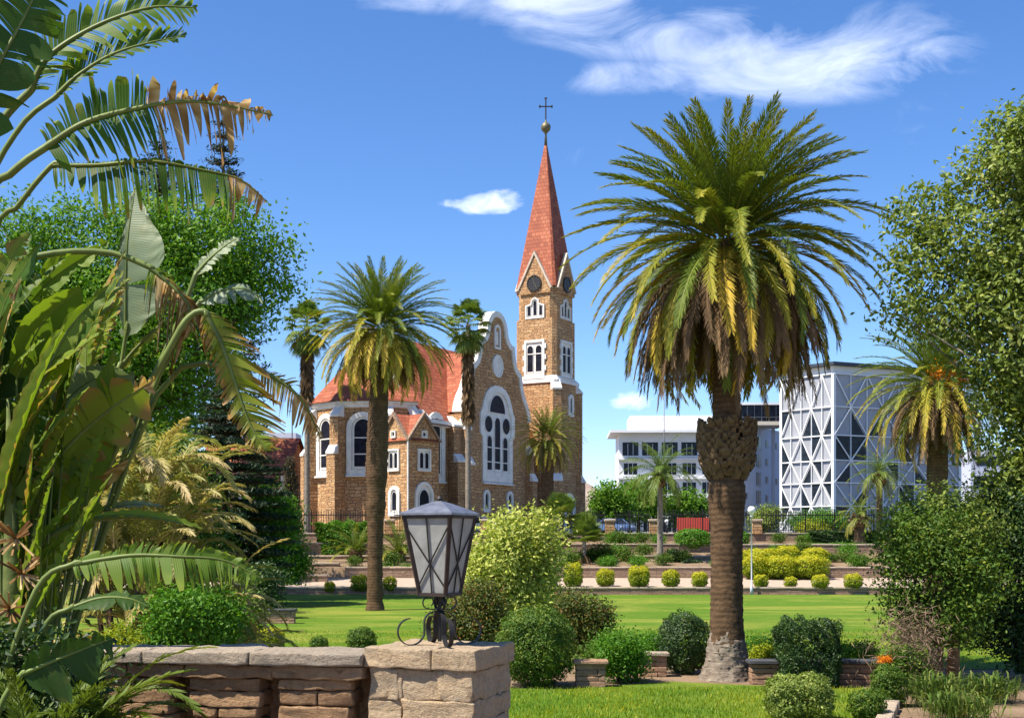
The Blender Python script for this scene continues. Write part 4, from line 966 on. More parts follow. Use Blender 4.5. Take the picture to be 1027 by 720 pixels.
# mid-garden low walls
def on_ground(px, py):
    d = 20.0
    while d < 140:
        if EYE + (HY - py) / F * d <= gz(d) + 1e-3: return at(px, py, d), d
        d += .02
    return at(px, py, 140), 140
def mid_wall(label, px0, px1, py_base, d, top_z, slab, rz=0, group=None):
    a, c = at(px0, py_base, d), at(px1, py_base, d); L = c.x - a.x
    t = thing('garden_wall', ((a.x + c.x) / 2, d, 0), label, 'wall', group, rz); b = MB(); z = 0; cap = .09
    while z < top_z - cap - .02:
        hh = min(random.choice([.12, .15]), top_z - cap - z); x = -L / 2
        if top_z - cap - z - hh < .05: hh = top_z - cap - z
        while x < L / 2 - .01:
            ln = min(random.uniform(.35, .7), L / 2 - x)
            if L / 2 - x - ln < .12: ln = L / 2 - x
            b.rock((x + ln / 2, 0, z + hh / 2), (ln / 2 - .004, .2, hh / 2 - .003), 0, .016, .02, 3); x += ln
        z += hh
    b.build('masonry', M['garden_stone'], t, True)
    b = MB(); b.rock((0, 0, top_z - cap / 2), (L / 2 + .06, .27, cap / 2), 0, .008, .02, 6); b.build('coping', M[slab], t, True); return t
mid_wall('short red stone garden wall stub beside the clipped shrub', 577, 607, 690, 30.6, .64, 'garden_stone')
mid_wall('low red stone wall just left of the dark hedge ball', 640, 668, 682, 33.0, .62, 'cap_stone')
mid_wall('low dark capped garden wall behind the square clipped bushes', 752, 884, 690, 31.3, .58, 'dark_slab')
# border stones right
t0 = Vector((8.95, 29.9, 0)); t1 = Vector((6.0, 21.5, 0))
for k in range(9):
    p = t0.lerp(t1, k / 8.6); t = thing('edging_stone', p, 'rough pale edging stone in the row bordering the near lawn on the right', 'edging stone', 'lawn edging stones', rz=math.atan2(t1.y - t0.y, t1.x - t0.x))
    b = MB(); b.rock((0, 0, .07), (.46, .15, .10), 0, .02, .03, 3); b.build('stone', M['cap_stone'], t, True)
p, d = on_ground(742, 677); t = thing('rock', p + Vector((0, -.3, 0)), 'pinkish boulder at the foot of the big palm', 'rock'); b = MB(); b.rock((0, 0, .1), (.42, .28, .22), .2, .06, .15, 4); b.build('rock', M['garden_stone'], t, True)
mid_wall('small grey stone block wall under the left shrubs', 258, 296, 626, 54.5, .62, 'dark_slab')

# ---------------------------------------------------------------- vegetation
def quads(n): return np.arange(n * 4, dtype=np.int32).reshape(n, 4)
def unit(a): return a / np.maximum(np.linalg.norm(a, axis=1, keepdims=True), 1e-9)
def leaves(name, P, size, N, col, mat, parent, aspect=.5, fold=.0):
    """diamond leaves at P with normals N, random spin"""
    n = len(P); N = unit(N); r_ = unit(rng.normal(size=(n, 3))); T = unit(np.cross(N, r_)); B = np.cross(N, T)
    s = size[:, None]
    V = np.empty((n, 4, 3)); V[:, 0] = P - T * s * .5; V[:, 1] = P - T * s * .05 + B * s * aspect * .5 + N * s * fold; V[:, 2] = P + T * s * .5 - N * s * .12; V[:, 3] = P - T * s * .05 - B * s * aspect * .5 + N * s * fold
    return raw_mesh(name, V.reshape(-1, 3), quads(n), mat, parent, np.repeat(np.clip(col, 0, 1), 4), uv=False)
def cloud(ells, nclump, per, clump_r, shell=.55, up=.5):
    """leaf clumps through a set of ellipsoids (c, r): positions, normals, clump colour"""
    C = np.array([e[0] for e in ells], float); Rr = np.array([e[1] for e in ells], float)
    wgt = Rr.prod(1) ** (2 / 3); k = rng.choice(len(C), nclump, p=wgt / wgt.sum())
    d = unit(rng.normal(size=(nclump, 3))); rad = shell + (1.04 - shell) * rng.random(nclump) ** .6
    cc = C[k] + d * Rr[k] * rad[:, None]
    P = np.repeat(cc, per, 0) + rng.normal(size=(nclump * per, 3)) * clump_r * np.array([1, 1, .75])
    N = np.repeat(d, per, 0) * .7 + rng.normal(size=(nclump * per, 3)) * .75 + np.array([0, 0, up])
    col = np.repeat(rng.normal(.45, .16, nclump), per) + rng.normal(0, .13, nclump * per)
    return P, N, col, cc
def limbs(parent, base, tips, r0, mat, name='trunk', fork=.45, n=7):
    b = MB(); top = Vector(base) + Vector((0, 0, 1)) * 0
    for tip in tips:
        tip = Vector(tip); mid = Vector(base).lerp(tip, fork); mid.x *= .55; mid.y *= .55; mid += Vector((random.uniform(-.1, .1), random.uniform(-.1, .1), 0)) * tip.length * .3
        pts = [Vector(base), Vector(base).lerp(mid, .5), mid, mid.lerp(tip, .5) + Vector((0, 0, .03 * tip.length)), tip]
        b.tube(pts, [r0, r0 * .85, r0 * .6, r0 * .35, r0 * .08], n)
    return b.build(name, M[mat], parent, True)
def shrub(name, label, px, ytop, ybase, wpx, mat, leaf=.07, dens=2.2, kind='ball', d=None, group=None, cat='shrub', aspect=.5, dpt=1.0, holes=0.0, stem=True, lift=0.0, clump=1.9, per=14):
    if d is None: p, d = on_ground(px, ybase)
    else: p = at(px, ybase, d)
    sc = d / F; hgt = (ybase - ytop) * sc; hw_ = wpx * sc / 2; p.z = min(p.z, gz(d) + 3) if d else p.z
    t = thing(name, p, label, cat, group)
    if kind == 'ball':        # clipped: leaves on a superellipsoid shell plus a leafy inside
        area = 4 * math.pi * ((hw_ * hw_ + 2 * hw_ * hgt / 2) / 3); n = int(min(26000, dens * area / (leaf * leaf * aspect * .5)))
        q = unit(rng.normal(size=(n, 3))); e = .78
        q = np.sign(q) * np.abs(q) ** e; q = q / (np.abs(q) ** 2.6).sum(1, keepdims=True) ** (1 / 2.6)
        s0 = rng.uniform(0, 9, 3); bump_ = 1 + .06 * np.sin(q[:, 0] * 6 + s0[0]) + .06 * np.sin(q[:, 2] * 7 + q[:, 1] * 6 + s0[1]) + .04 * np.sin(q[:, 0] * 15 + q[:, 2] * 13 + s0[2])
        rad = (1 - .5 * rng.random(n) ** 2.2 + rng.normal(0, .02, n)) * bump_
        P = q * rad[:, None] * np.array([hw_, hw_ * dpt, hgt / 2]) + np.array([0, 0, hgt / 2])
        if holes: pass
        N = q + rng.normal(size=(n, 3)) * .55 + np.array([0, 0, .25]); col = .42 + .16 * np.sin(q[:, 0] * 9) * np.sin(q[:, 2] * 7 + 2) + rng.normal(0, .17, n)
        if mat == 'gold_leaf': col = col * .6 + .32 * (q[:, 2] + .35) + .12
    elif kind == 'box':
        area = 2 * hw_ * hgt * 4 + 4 * hw_ * hw_; n = int(min(26000, dens * area / (leaf * leaf * aspect * .5)))
        q = rng.random((n, 3)) * 2 - 1; f = rng.integers(0, 5, n); dep = 1 - .35 * rng.random(n) ** 2
        for k, (ax, s_) in enumerate(((0, 1), (0, -1), (1, -1), (1, 1), (2, 1))): q[f == k, ax] = s_ * dep[f == k]
        cr = np.linalg.norm(q[:, :2], axis=1); q[:, :2] /= np.maximum(1, cr / 1.17)[:, None]
        N = np.zeros((n, 3))
        for k, (ax, s_) in enumerate(((0, 1), (0, -1), (1, -1), (1, 1), (2, 1))): N[f == k, ax] = s_
        q += rng.normal(0, .03, (n, 3)); tap = 1 - .14 * (1 - q[:, 2:3]) / 2
        P = q * np.concatenate([tap, tap, np.ones_like(tap)], 1) * np.array([hw_, hw_ * dpt, hgt / 2]) + np.array([0, 0, hgt / 2 + .02]); s0 = rng.uniform(0, 9, 3); P *= (1 + .06 * np.sin(q[:, 0] * 4 + s0[0]) * np.sin(q[:, 2] * 3 + q[:, 1] * 3 + s0[1]) + .045 * np.sin(q[:, 0] * 11 + q[:, 2] * 9 + s0[2]))[:, None]; P[:, 2] -= .10 * hgt * np.clip(np.linalg.norm(q[:, :2], axis=1) - .6, 0, 1) ** 2 * 3 * (q[:, 2] > 0)
        N = N + rng.normal(size=(n, 3)) * .55 + np.array([0, 0, .2]); col = .42 + .2 * np.sin(P[:, 0] * 8 + 1) * np.sin(P[:, 2] * 9) + rng.normal(0, .22, n)
    else:                      # loose: clumps
        ne = 9; ells = [((0, 0, hgt * .52), (hw_ * .82, hw_ * .8 * dpt, hgt * .47))]
        for _ in range(ne):
            a = random.uniform(0, 6.283); z = random.uniform(.18, .86); rr = math.sqrt(max(.05, 1 - (2 * z - 1) ** 2)) * .68
            ells.append(((hw_ * rr * math.cos(a), hw_ * dpt * rr * math.sin(a), hgt * z), (hw_ * .36, hw_ * .36 * dpt, hgt * .19)))
        area = 4 * math.pi * ((hw_ * hw_ + 2 * hw_ * hgt / 2) / 3); n = int(min(40000, dens * 1.3 * area / (leaf * leaf * aspect * .5))); 
        P, N, col, _c = cloud(ells, max(10, n // per), per, leaf * clump, .5); P[:, 2] = lift + np.maximum(P[:, 2], .02) * (1 - lift / hgt)
        col += .1 * (rng.random() - .5)
    if mat == 'mixed_leaf': col = col + .35 * (rng.random(len(P)) < .18)
    leaves('foliage', P, leaf * (.65 + .7 * rng.random(len(P))), N, col, M[mat], t, aspect)
    if stem:
        limbs(t, (0, 0, -.05), [(hw_ * .5 * math.cos(a), hw_ * .5 * dpt * math.sin(a), hgt * random.uniform(.6, .85)) for a in (0.3, 1.7, 2.9, 4.1, 5.4)], max(.02, hw_ * .06), 'brown_bark', 'stems', .4, 5)
    return t

# ---- palms
def frond_arrays(specs):
    """specs: (base, az, elev, length, bend, leaflet_len, nleaf, colour, tipdroop, vang). returns leaf quads V (n,4,3), colours, rachis list"""
    VV, CC, RA = [], [], []
    for (base, az, el, L, bend, ll, nl, c, drp, va) in specs:
        K = 14; s = np.linspace(0, 1, K + 1); th = el - bend * s ** 1.25
        hz = np.array([math.cos(az), math.sin(az), 0]); side = np.array([-math.sin(az), math.cos(az), 0]); sway = rng.normal(0, .10)
        T = np.cos(th)[:, None] * hz + np.sin(th)[:, None] * np.array([0, 0, 1.]) + side * (sway * s[:, None])
        T = unit(T); P = np.concatenate([[np.zeros(3)], np.cumsum((T[1:] + T[:-1]) / 2 * (L / K), 0)]) + np.array(base)
        q = np.linspace(.10, 1, nl) + rng.normal(0, .2 / nl, nl); q = np.clip(q, .05, 1)
        for sg in (-1, 1):
            pp = np.stack([np.interp(q, s, P[:, k]) for k in range(3)], 1); tt = unit(np.stack([np.interp(q, s, T[:, k]) for k in range(3)], 1))
            nn = unit(np.cross(np.broadcast_to(side, tt.shape), -tt)); nn[nn[:, 2] < -.2] *= 1
            ph = (R(50) - R(26) * q) + rng.normal(0, .10, nl); ps = va + rng.normal(0, .16, nl)
            dr = tt * np.cos(ph)[:, None] + (sg * side * np.cos(ps)[:, None] + nn * np.sin(ps)[:, None]) * np.sin(ph)[:, None]
            dr = unit(dr); l_ = ll * np.clip(np.sin(np.pi * (.18 + .72 * q)) ** .7, .3, 1) * rng.uniform(.85, 1.12, nl)
            wv = unit(tt - dr * (tt * dr).sum(1, keepdims=True)); hw2 = (ll * .034 + .006) * (.74 if nl > 70 else 1)
            v = np.empty((nl, 4, 3)); v[:, 0] = pp; mid = pp + dr * (l_ * .45)[:, None]; mid[:, 2] -= drp * l_ * .12
            v[:, 1] = mid + wv * hw2; v[:, 3] = mid - wv * hw2; tip = pp + dr * l_[:, None]; tip[:, 2] -= drp * l_ * .5; v[:, 2] = tip
            VV.append(v); CC.append(np.clip(c + (.12 if c < .34 else .34) * (q - .5) + rng.normal(0, .06, nl), 0, 1))
        RA.append((P, c))
    return np.concatenate(VV), np.concatenate(CC), RA
def build_fronds(name, specs, mat, parent, rw=.03):
    V, C, RA = frond_arrays(specs); n = len(V); V = V.reshape(-1, 3); Fs = quads(n); rv = np.repeat(C, 4)
    ev, ef = [], []; off = len(V); rc = []
    for P, c in RA:
        k = len(P); o = off + len(ev); 
        for i, p in enumerate(P):
            w_ = rw * (1 - .8 * i / (k - 1)); t_ = P[min(i + 1, k - 1)] - P[max(i - 1, 0)]; sd_ = np.cross(t_, [0, 0, 1.]); nl_ = np.linalg.norm(sd_)
            sd_ = sd_ / nl_ if nl_ > 1e-6 else np.array([1., 0, 0]); up_ = np.cross(sd_, t_); up_ /= max(1e-9, np.linalg.norm(up_))
            ev += [p + sd_ * w_, p - sd_ * w_, p - up_ * w_ * 1.2]; rc += [min(1, c + .15)] * 3
        for i in range(k - 1):
            for a, b_ in ((0, 1), (1, 2), (2, 0)): ef.append((o + i * 3 + a, o + i * 3 + b_, o + (i + 1) * 3 + b_, o + (i + 1) * 3 + a))
    V = np.concatenate([V, np.array(ev)]); Fs = np.concatenate([Fs, np.array(ef, dtype=np.int32)]); rv = np.concatenate([rv, rc])
    return raw_mesh(name, V, Fs, M[mat], parent, rv, uv=False)
def trunk_lathe(b, prof, ring=.14, n=22, rough=.03, lean=(0, 0), fq=1.0):
    """prof [(z, r)], ringed and uneven"""
    zs = np.arange(prof[0][0], prof[-1][0], ring / 2); zz = [p[0] for p in prof]; rr = [p[1] for p in prof]; V = []
    H = prof[-1][0]
    for i, z in enumerate(zs):
        r0 = float(np.interp(z, zz, rr))
        for j in range(n):
            a = 2 * math.pi * (j + .5 * (i // 2 % 2)) / n; k = 1 + rough * 2 * noise.noise(Vector((math.cos(a) * 2.2 * fq, math.sin(a) * 2.2 * fq, z * 3.0 * fq))) + (.045 * (((i // 2 + j) % 2) - .5) + .03 * ((i % 2) - .5)) * (1 if fq == 1 else 1.2) + .02 * noise.noise(Vector((a * 7, z * 11, 2.0)))
            f_ = (z / H) ** 2 if H else 0
            V.append((r0 * k * math.cos(a) + lean[0] * f_, r0 * k * math.sin(a) + lean[1] * f_, z + .03 * math.sin(a * 3 + i)))
    k = len(zs); Fs = [(i * n + j, i * n + (j + 1) % n, (i + 1) * n + (j + 1) % n, (i + 1) * n + j) for i in range(k - 1) for j in range(n)] + [tuple(range((k - 1) * n, k * n))]
    return b.add(V, Fs)
def boots(b, prof, rows, n, sz):
    """overlapping cut frond bases spiralling round the stem"""
    z0, z1 = prof[0][0], prof[-1][0]
    for i in range(rows):
        z = z0 + (z1 - z0) * (i + .5) / rows; r0 = float(np.interp(z, [p[0] for p in prof], [p[1] for p in prof]))
        for j in range(n):
            a = 2 * math.pi * (j + .5 * (i % 2) + random.uniform(-.15, .15)) / n; k = sz * random.uniform(.6, 1.45)
            o = Vector((math.cos(a), math.sin(a), 0)); s_ = Vector((-math.sin(a), math.cos(a), 0)); c = o * (r0 - k * .3) + Vector((0, 0, z + random.uniform(-.3, .3) * k))
            V = [c - s_ * k * .5 - Vector((0, 0, k * .5)), c + s_ * k * .5 - Vector((0, 0, k * .5)), c + s_ * k * .42 + o * k * .55 + Vector((0, 0, k * .22)), c - s_ * k * .42 + o * k * .55 + Vector((0, 0, k * .22)),
                 c + s_ * k * .16 + o * k * .62 + Vector((0, 0, k * random.uniform(.4, .9))), c - s_ * k * .16 + o * k * .62 + Vector((0, 0, k * random.uniform(.4, .9))), c - s_ * k * .5 + Vector((0, 0, k * .55)), c + s_ * k * .5 + Vector((0, 0, k * .55))]
            b.add(V, [(0, 1, 2, 3), (3, 2, 4, 5), (5, 4, 7, 6), (0, 3, 5, 6), (1, 7, 4, 2)], 0, random.random())
def date_palm(label, loc, zc, L, ngreen, ndead, prof, boot=None, ll=.42, nleaf=44, dead_len=.9, seed=0, top_el=86, low_el=-22, yellow=.25, root=None, fine=1.0, crown_r=.35, lean=(0, 0), bend=(30, 78)):
    st = rng.bit_generator.state; t = thing('date_palm', loc, label, 'palm tree', None)
    b = MB(); trunk_lathe(b, prof, .14 if fine >= 1 else .25, 22 if fine >= 1 else 12, .03, lean); b.build('trunk', M['date_bark'], t, True)
    if root: b = MB(); trunk_lathe(b, root, .07, 40, .05, (0, 0), 3.0); b.build('root_mass', M['date_root'], t, True)
    if boot: b = MB(); boots(b, boot, 13, 21, .165); b.build('frond_bases', M['boot'], t)
    sp = []; ga = 2.39996
    for i in range(ngreen):
        f = (i + .5) / ngreen; el = top_el - (top_el - low_el) * f ** .92 + random.uniform(-5, 5); az = i * ga + random.uniform(-.15, .15)
        bd = bend[0] + (bend[1] - bend[0]) * f ** .8 + random.uniform(-8, 8); ln = L * (.78 + .30 * min(1, f * 2.2)) * random.uniform(.93, 1.05)
        c = .28 + .16 * random.random() + (yellow * max(0, f - .38) * random.choice([0, .6, 1.2, 1.6]))
        base = (lean[0] + crown_r * .8 * math.cos(az), lean[1] + crown_r * .8 * math.sin(az), zc + .45 * (1 - 2 * f) * crown_r * 2.2)
        sp.append((base, az, R(el), ln, R(bd), ll * random.uniform(.9, 1.1), nleaf, c, .25, R(16)))
    build_fronds('fronds', sp, 'date_frond', t, .035)
    if ndead:
        sp = []
        for i in range(ndead):
            f = (i + .5) / ndead; az = i * ga + 1.0 + random.uniform(-.2, .2); el = -8 - 40 * f + random.uniform(-8, 8); bd = (85 + el) * random.uniform(.92, 1.12)
            base = (lean[0] + crown_r * .75 * math.cos(az), lean[1] + crown_r * .75 * math.sin(az), zc - crown_r * (.9 + 1.5 * f))
            sp.append((base, az, R(el), L * dead_len * random.uniform(.7, 1.08), R(bd), ll * .7, int(nleaf * .8), .2 + .6 * random.random() ** 1.5, .6, R(12)))
        build_fronds('dead_fronds', sp, 'dead_frond', t, .045)
        b = MB(); boots(b, [(zc - crown_r * 4.2, crown_r * 1.0), (zc - crown_r, crown_r * 1.05)], 8, 13, .22 if fine >= 1 else .26); b.build('crown_shaft', M['boot'], t)
    return t
# big palm
p, d = on_ground(729, 681); s_ = F / d
def zy(y): return (681 - y) / s_
BIG = date_palm('large date palm with a wide feathery crown and bulging trunk nearest the lawn', p, zy(240), 3.5, 185, 190,
    [(0, .52), (zy(665), .47), (zy(640), .43), (zy(610), .40), (zy(570), .385), (zy(535), .40), (zy(510), .44), (zy(498), .47), (zy(484), .43), (zy(474), .38), (zy(425), .36), (zy(390), .33), (zy(240), .33)],
    boot=[(zy(478), .46), (zy(468), .64), (zy(445), .72), (zy(423), .68)], root=[(-.1, .76), (zy(676), .64), (zy(664), .54), (zy(645), .46), (zy(632), .38)], ll=.42, nleaf=110, crown_r=.48, yellow=.9, dead_len=.98, low_el=-48)
# left palm
p, d = on_ground(376, 612); s_ = F / d
def zy(y): return (612 - y) / s_
date_palm('tall date palm standing on the lawn before the church porch', p, zy(326), 3.6, 170, 100,
    [(0, .50), (zy(604), .42), (zy(560), .37), (zy(520), .42), (zy(508), .50), (zy(490), .47), (zy(478), .56), (zy(440), .55), (zy(400), .48), (zy(330), .40)], ll=.46, nleaf=52, fine=.6, crown_r=.46, yellow=.75, dead_len=.72, lean=(.35, 0), low_el=-35)
# palm before the tower
q = at(549, 540, 110.5); q.z = 4.1
date_palm('short dense date palm growing before the tower base', q, 8.3, 2.9, 120, 50, [(0, .55), (2, .50), (6, .55), (8, .5)], ll=.4, nleaf=24, fine=.5, crown_r=.45, yellow=.5, dead_len=.85, low_el=-35)
# right palm
q = at(940, 560, 58); q.z = 0
date_palm('date palm with orange fruit stalks and a heavy brown skirt at the right', q, 10.6, 3.5, 130, 130, [(0, .55), (4, .48), (10.4, .45)], ll=.42, nleaf=44, fine=.6, crown_r=.5, yellow=.75, dead_len=.85, low_el=-30)
FR = [o for o in bpy.data.objects if o.name.startswith('date_palm')][-1]
b = []
for k in range(7):
    a = -1.9 + k * .55; c0 = np.array([math.cos(a) * 1.0, math.sin(a) * 1.15, 10.75 + .35 * math.sin(k * 2)])
    b.append(c0 + rng.normal(size=(260, 3)) * np.array([.24, .2, .2]))
b = np.concatenate(b); leaves('fruit_stalks', b, np.full(len(b), .14), rng.normal(size=b.shape), rng.random(len(b)), M['orange_bloom'], FR, .4)

def fan_palm(name, label, loc, H, r_tr, nfan, nskirt, R_, pet, skirt_len=0, mat='fan_leaf', group=None, nseg=26, low=-45, droop_=.38):
    t = thing(name, loc, label, 'palm tree', group); b = MB(); trunk_lathe(b, [(0, r_tr * 1.35), (H * .1, r_tr), (H, r_tr * .85)], .25, 12, .03); b.build('trunk', M['grey_bark'], t, True)
    def fans(name_, n, el_f, mt, Rr, pe, z_f, cf, droop, spread=R(95)):
        VV, CC = [], []
        for i in range(n):
            f = (i + .5) / n; az = i * 2.39996 + random.uniform(-.2, .2); el = R(el_f(f)); hz = np.array([math.cos(az), math.sin(az), 0]); sd_ = np.array([-math.sin(az), math.cos(az), 0.]); z = np.array([0, 0, 1.])
            T = hz * math.cos(el) + z * math.sin(el); N = np.cross(sd_, -T); N = -np.cross(T, sd_) if N[2] < 0 else N
            base = np.array([0, 0, z_f(f)]); pt = base + T * pe * random.uniform(.8, 1.15)
            v = np.array([base - sd_ * .03, base + sd_ * .03, pt + sd_ * .015, pt - sd_ * .015]); VV.append(v[None]); CC.append([cf(f)])
            a = np.linspace(-spread, spread, nseg) + rng.normal(0, .04, nseg)
            dr = T * np.cos(a)[:, None] + sd_ * np.sin(a)[:, None]; l_ = Rr * (.72 + .28 * np.cos(a)) * rng.uniform(.9, 1.05, nseg)
            wv = -T * np.sin(a)[:, None] + sd_ * np.cos(a)[:, None]; v = np.empty((nseg, 4, 3)); mid = pt + dr * (l_ * .55)[:, None]; hw_ = Rr * .05
            v[:, 0] = pt; v[:, 1] = mid + wv * hw_; v[:, 3] = mid - wv * hw_; tip = pt + dr * l_[:, None]; tip[:, 2] -= droop * l_; v[:, 2] = tip
            VV.append(v); CC.append(cf(f) + rng.normal(0, .08, nseg))
        V = np.concatenate(VV); C = np.concatenate([np.asarray(c) for c in CC]); raw_mesh(name_, V.reshape(-1, 3), quads(len(V)), M[mt], t, np.repeat(np.clip(C, 0, 1), 4), uv=False)
    fans('fan_leaves', nfan, lambda f: 85 - (85 - low) * f + random.uniform(-14, 14), mat, R_, pet, lambda f: H + .25 - .7 * f, lambda f: .45 + .35 * f * random.random(), droop_)
    if nskirt: fans('dead_skirt', nskirt, lambda f: -72 - 12 * random.random(), 'dead_frond', R_ * .9, pet * .55, lambda f: H - .4 - skirt_len * f * .86, lambda f: random.random() * .8, .25, R(50))
    return t
q = at(308, 535, 109); q.z = 4.1
fan_palm('fan_palm', 'slim tall fan palm with a brown skirt left of the choir', q, 17.4, .24, 70, 90, 1.05, 1.35, 5.2, low=-70)
q = at(469.5, 530, 107.5); q.z = 4.1
fan_palm('fan_palm', 'slim tall fan palm with a long grey skirt beside the curved gable', q, 17.4, .24, 70, 100, 1.0, 1.25, 7.6, low=-70)
for px, yb, dd, H, rr, lab in ((562, 562, 97.5, 3.3, .26, 'small fan palm behind the yellow bush, the taller of two'), (586, 572, 96.6, 1.75, .16, 'small fan palm on the terrace, the shorter of two')):
    q = at(px, yb, dd); q.z = gz(dd); fan_palm('young_fan_palm', lab, q, H, rr, 34, 8, 1.05, 1.0, .5, 'fan_leaf', None, 24, 2, .10)
# feathery queen palm by the white office
def feather_palm(label, q, H, r_tr, n, L, mat='fan_leaf', bend=(50, 105), ll=.55, c0=.25, drp=.9, nleaf=26, low=-15, name='feather_palm', trunk='grey_bark'):
    t = thing(name, q, label, 'palm tree'); b = MB(); trunk_lathe(b, [(0, r_tr * 1.4), (H * .12, r_tr), (H, r_tr * .8)], .25, 12, .03); b.build('trunk', M[trunk], t, True)
    b = MB(); boots(b, [(H - .9, r_tr * 1.5), (H, r_tr * 1.3)], 4, 8, .3); b.build('leaf_bases', M['boot'], t); sp = []
    for i in range(n):
        f = (i + .5) / n; el = 84 - (84 - low) * f + random.uniform(-6, 6); sp.append(((0, 0, H - .1 * f), i * 2.39996, R(el), L * random.uniform(.85, 1.1), R(bend[0] + (bend[1] - bend[0]) * f + random.uniform(-8, 8)), ll, nleaf, c0 + .45 * max(0, f - .5) + .15 * random.random(), drp, R(5)))
    build_fronds('fronds', sp, mat, t, .035); return t
q = at(662, 572, 97.2); q.z = gz(97.2); feather_palm('feathery palm with a pale smooth trunk before the white office block', q, 6.6, .24, 34, 3.3, ll=.7, nleaf=34)
q = at(882, 545, 104.5); q.z = gz(104.5); feather_palm('slender feathery palm with two close brown stems by the latticed building', q, 5.6, .28, 30, 2.7, c0=.4, trunk='brown_bark', ll=.6)
q = at(862, 545, 103.6); q.z = gz(103.6); feather_palm('low pale palm with a rusty bulb of leaf bases before the latticed building', q, 2.2, .45, 26, 2.2, c0=.5, ll=.5, bend=(40, 80), trunk='brown_bark')
for px, yb, dd, n, lab in ((400, 566, 97, 30, 'young date palm with upright fronds right of the left palm trunk'), (357, 570, 97.5, 22, 'arching young palm left of the left palm trunk')):
    q = at(px, yb, dd); q.z = gz(dd); feather_palm(lab, q, .7, .3, n, 3.0, 'date_frond', (35, 75), .5, .25, .3, 24, 15, 'young_palm', 'brown_bark')
q = at(142, 600, 26); q.z = 0
t = thing('palm_clump', q, 'large clump of arching straw coloured palm fronds behind the balustrade', 'palm clump'); sp = []
for i in range(330):
    az = random.uniform(0, 6.283); rr = random.uniform(0, 1.15); el = random.uniform(25, 88); z0 = random.choice([.3, 1.0, 1.8, 2.6, 3.3, 3.9, 4.6])
    sp.append(((rr * math.cos(az) + (.5 if z0 < 2 else 0), rr * math.sin(az), z0), az + random.uniform(-.5, .5), R(el), random.uniform(1.3, 2.3), R(random.uniform(50, 125)), .34, 40, .1 + .8 * random.random(), .6, R(14)))
build_fronds('fronds', sp, 'straw_frond', t, .018); b = MB()
for k in range(11):
    a = k * .7; b.tube([(.6 * math.cos(a), .6 * math.sin(a), 0), (.9 * math.cos(a), .9 * math.sin(a), 3.9 - .2 * k)], [.07, .05], 6)
b.build('stems', M['brown_bark'], t, True)

# ---- broad trees
def broad_tree(name, label, base, ells_px, d, mat, bark_, leaf, nclump, per, clump_r, r0, depth=.8, shell=.55, aspect=.5, group=None):
    t = thing(name, base, label, 'tree', group); sc = d / F; E = []
    for (px, py, rx, ry) in ells_px:
        c = at(px, py, d + random.uniform(-.35, .35) * rx * sc) - Vector(base); E.append((tuple(c), (rx * sc, rx * sc * depth, ry * sc)))
    P, N, col, cc = cloud(E, nclump, per, clump_r, shell)
    keep = P[:, 2] > .1; leaves('crown', P[keep], leaf * (.6 + .8 * rng.random(keep.sum())), N[keep], col[keep], M[mat], t, aspect)
    tips = [cc[i] for i in rng.choice(len(cc), 26)] + [e[0] for e in E]
    b = MB(); fk = Vector((0, 0, min(e[0][2] for e in E) * .8)); zmin = max(1.0, fk.z)
    b.tube([(0, 0, -.1), (r0 * .2, 0, zmin * .5), (0, 0, zmin)], [r0 * 1.25, r0 * .95, r0 * .8], 10)
    for tp in tips:
        tp = Vector(tp); s0 = Vector((0, 0, zmin - .2)); mid = s0.lerp(tp, .5) + Vector((random.uniform(-1, 1), random.uniform(-1, 1), random.uniform(0, 1))) * (tp - s0).length * .12
        b.tube([s0, s0.lerp(mid, .55), mid, tp], [r0 * .45, r0 * .32, r0 * .2, r0 * .03], 6)
    b.build('trunk', M[bark_], t, True); return t
broad_tree('broad_tree', 'big bright green tree filling the sky gap behind the left foliage', (-24, 76, 0),
    [(95, 250, 75, 48), (165, 235, 60, 40), (215, 240, 60, 45), (252, 262, 32, 32), (286, 250, 13, 11), (284, 288, 16, 12), (240, 302, 36, 30), (205, 300, 60, 50), (140, 320, 80, 60), (70, 330, 80, 70), (190, 370, 55, 45), (110, 400, 90, 70), (10, 280, 80, 80)], 76, 'tree_leaf', 'brown_bark', .29, 2100, 34, .62, .5)
broad_tree('broad_tree', 'grey green broadleaf tree leaning in from the right edge', (17.0, 34.5, 0),
    [(1012, 140, 34, 30), (985, 175, 34, 24), (1045, 160, 60, 60), (935, 215, 44, 30), (985, 240, 60, 40), (920, 262, 36, 26), (965, 300, 72, 44), (905, 318, 24, 20), (1020, 320, 80, 80), (1010, 375, 42, 40), (1040, 440, 42, 55), (1060, 260, 80, 120), (1090, 420, 70, 120), (1006, 445, 34, 48), (1030, 490, 30, 30)], 33, 'olive_leaf', 'grey_bark', .165, 1750, 22, .25, .30, shell=.4)
for px, yt, yb, wpx, dd, lab in ((640, 480, 528, 62, 150, 'green street tree to the left of the white office'), (612, 484, 530, 40, 142, 'round green tree behind the blue car'), (690, 492, 528, 40, 152, 'small green tree in front of the white office ground floor')):
    q = at(px, yb, dd); q.z = 4.15; ym = (yt + yb) / 2
    broad_tree('street_tree', lab, q, [(px, yt + 12, wpx * .35, 12), (px - wpx * .25, ym, wpx * .3, 14), (px + wpx * .25, ym, wpx * .3, 14), (px, ym + 6, wpx * .4, 14)], dd, 'tree_leaf', 'brown_bark', .38, 420, 14, .45, .22)

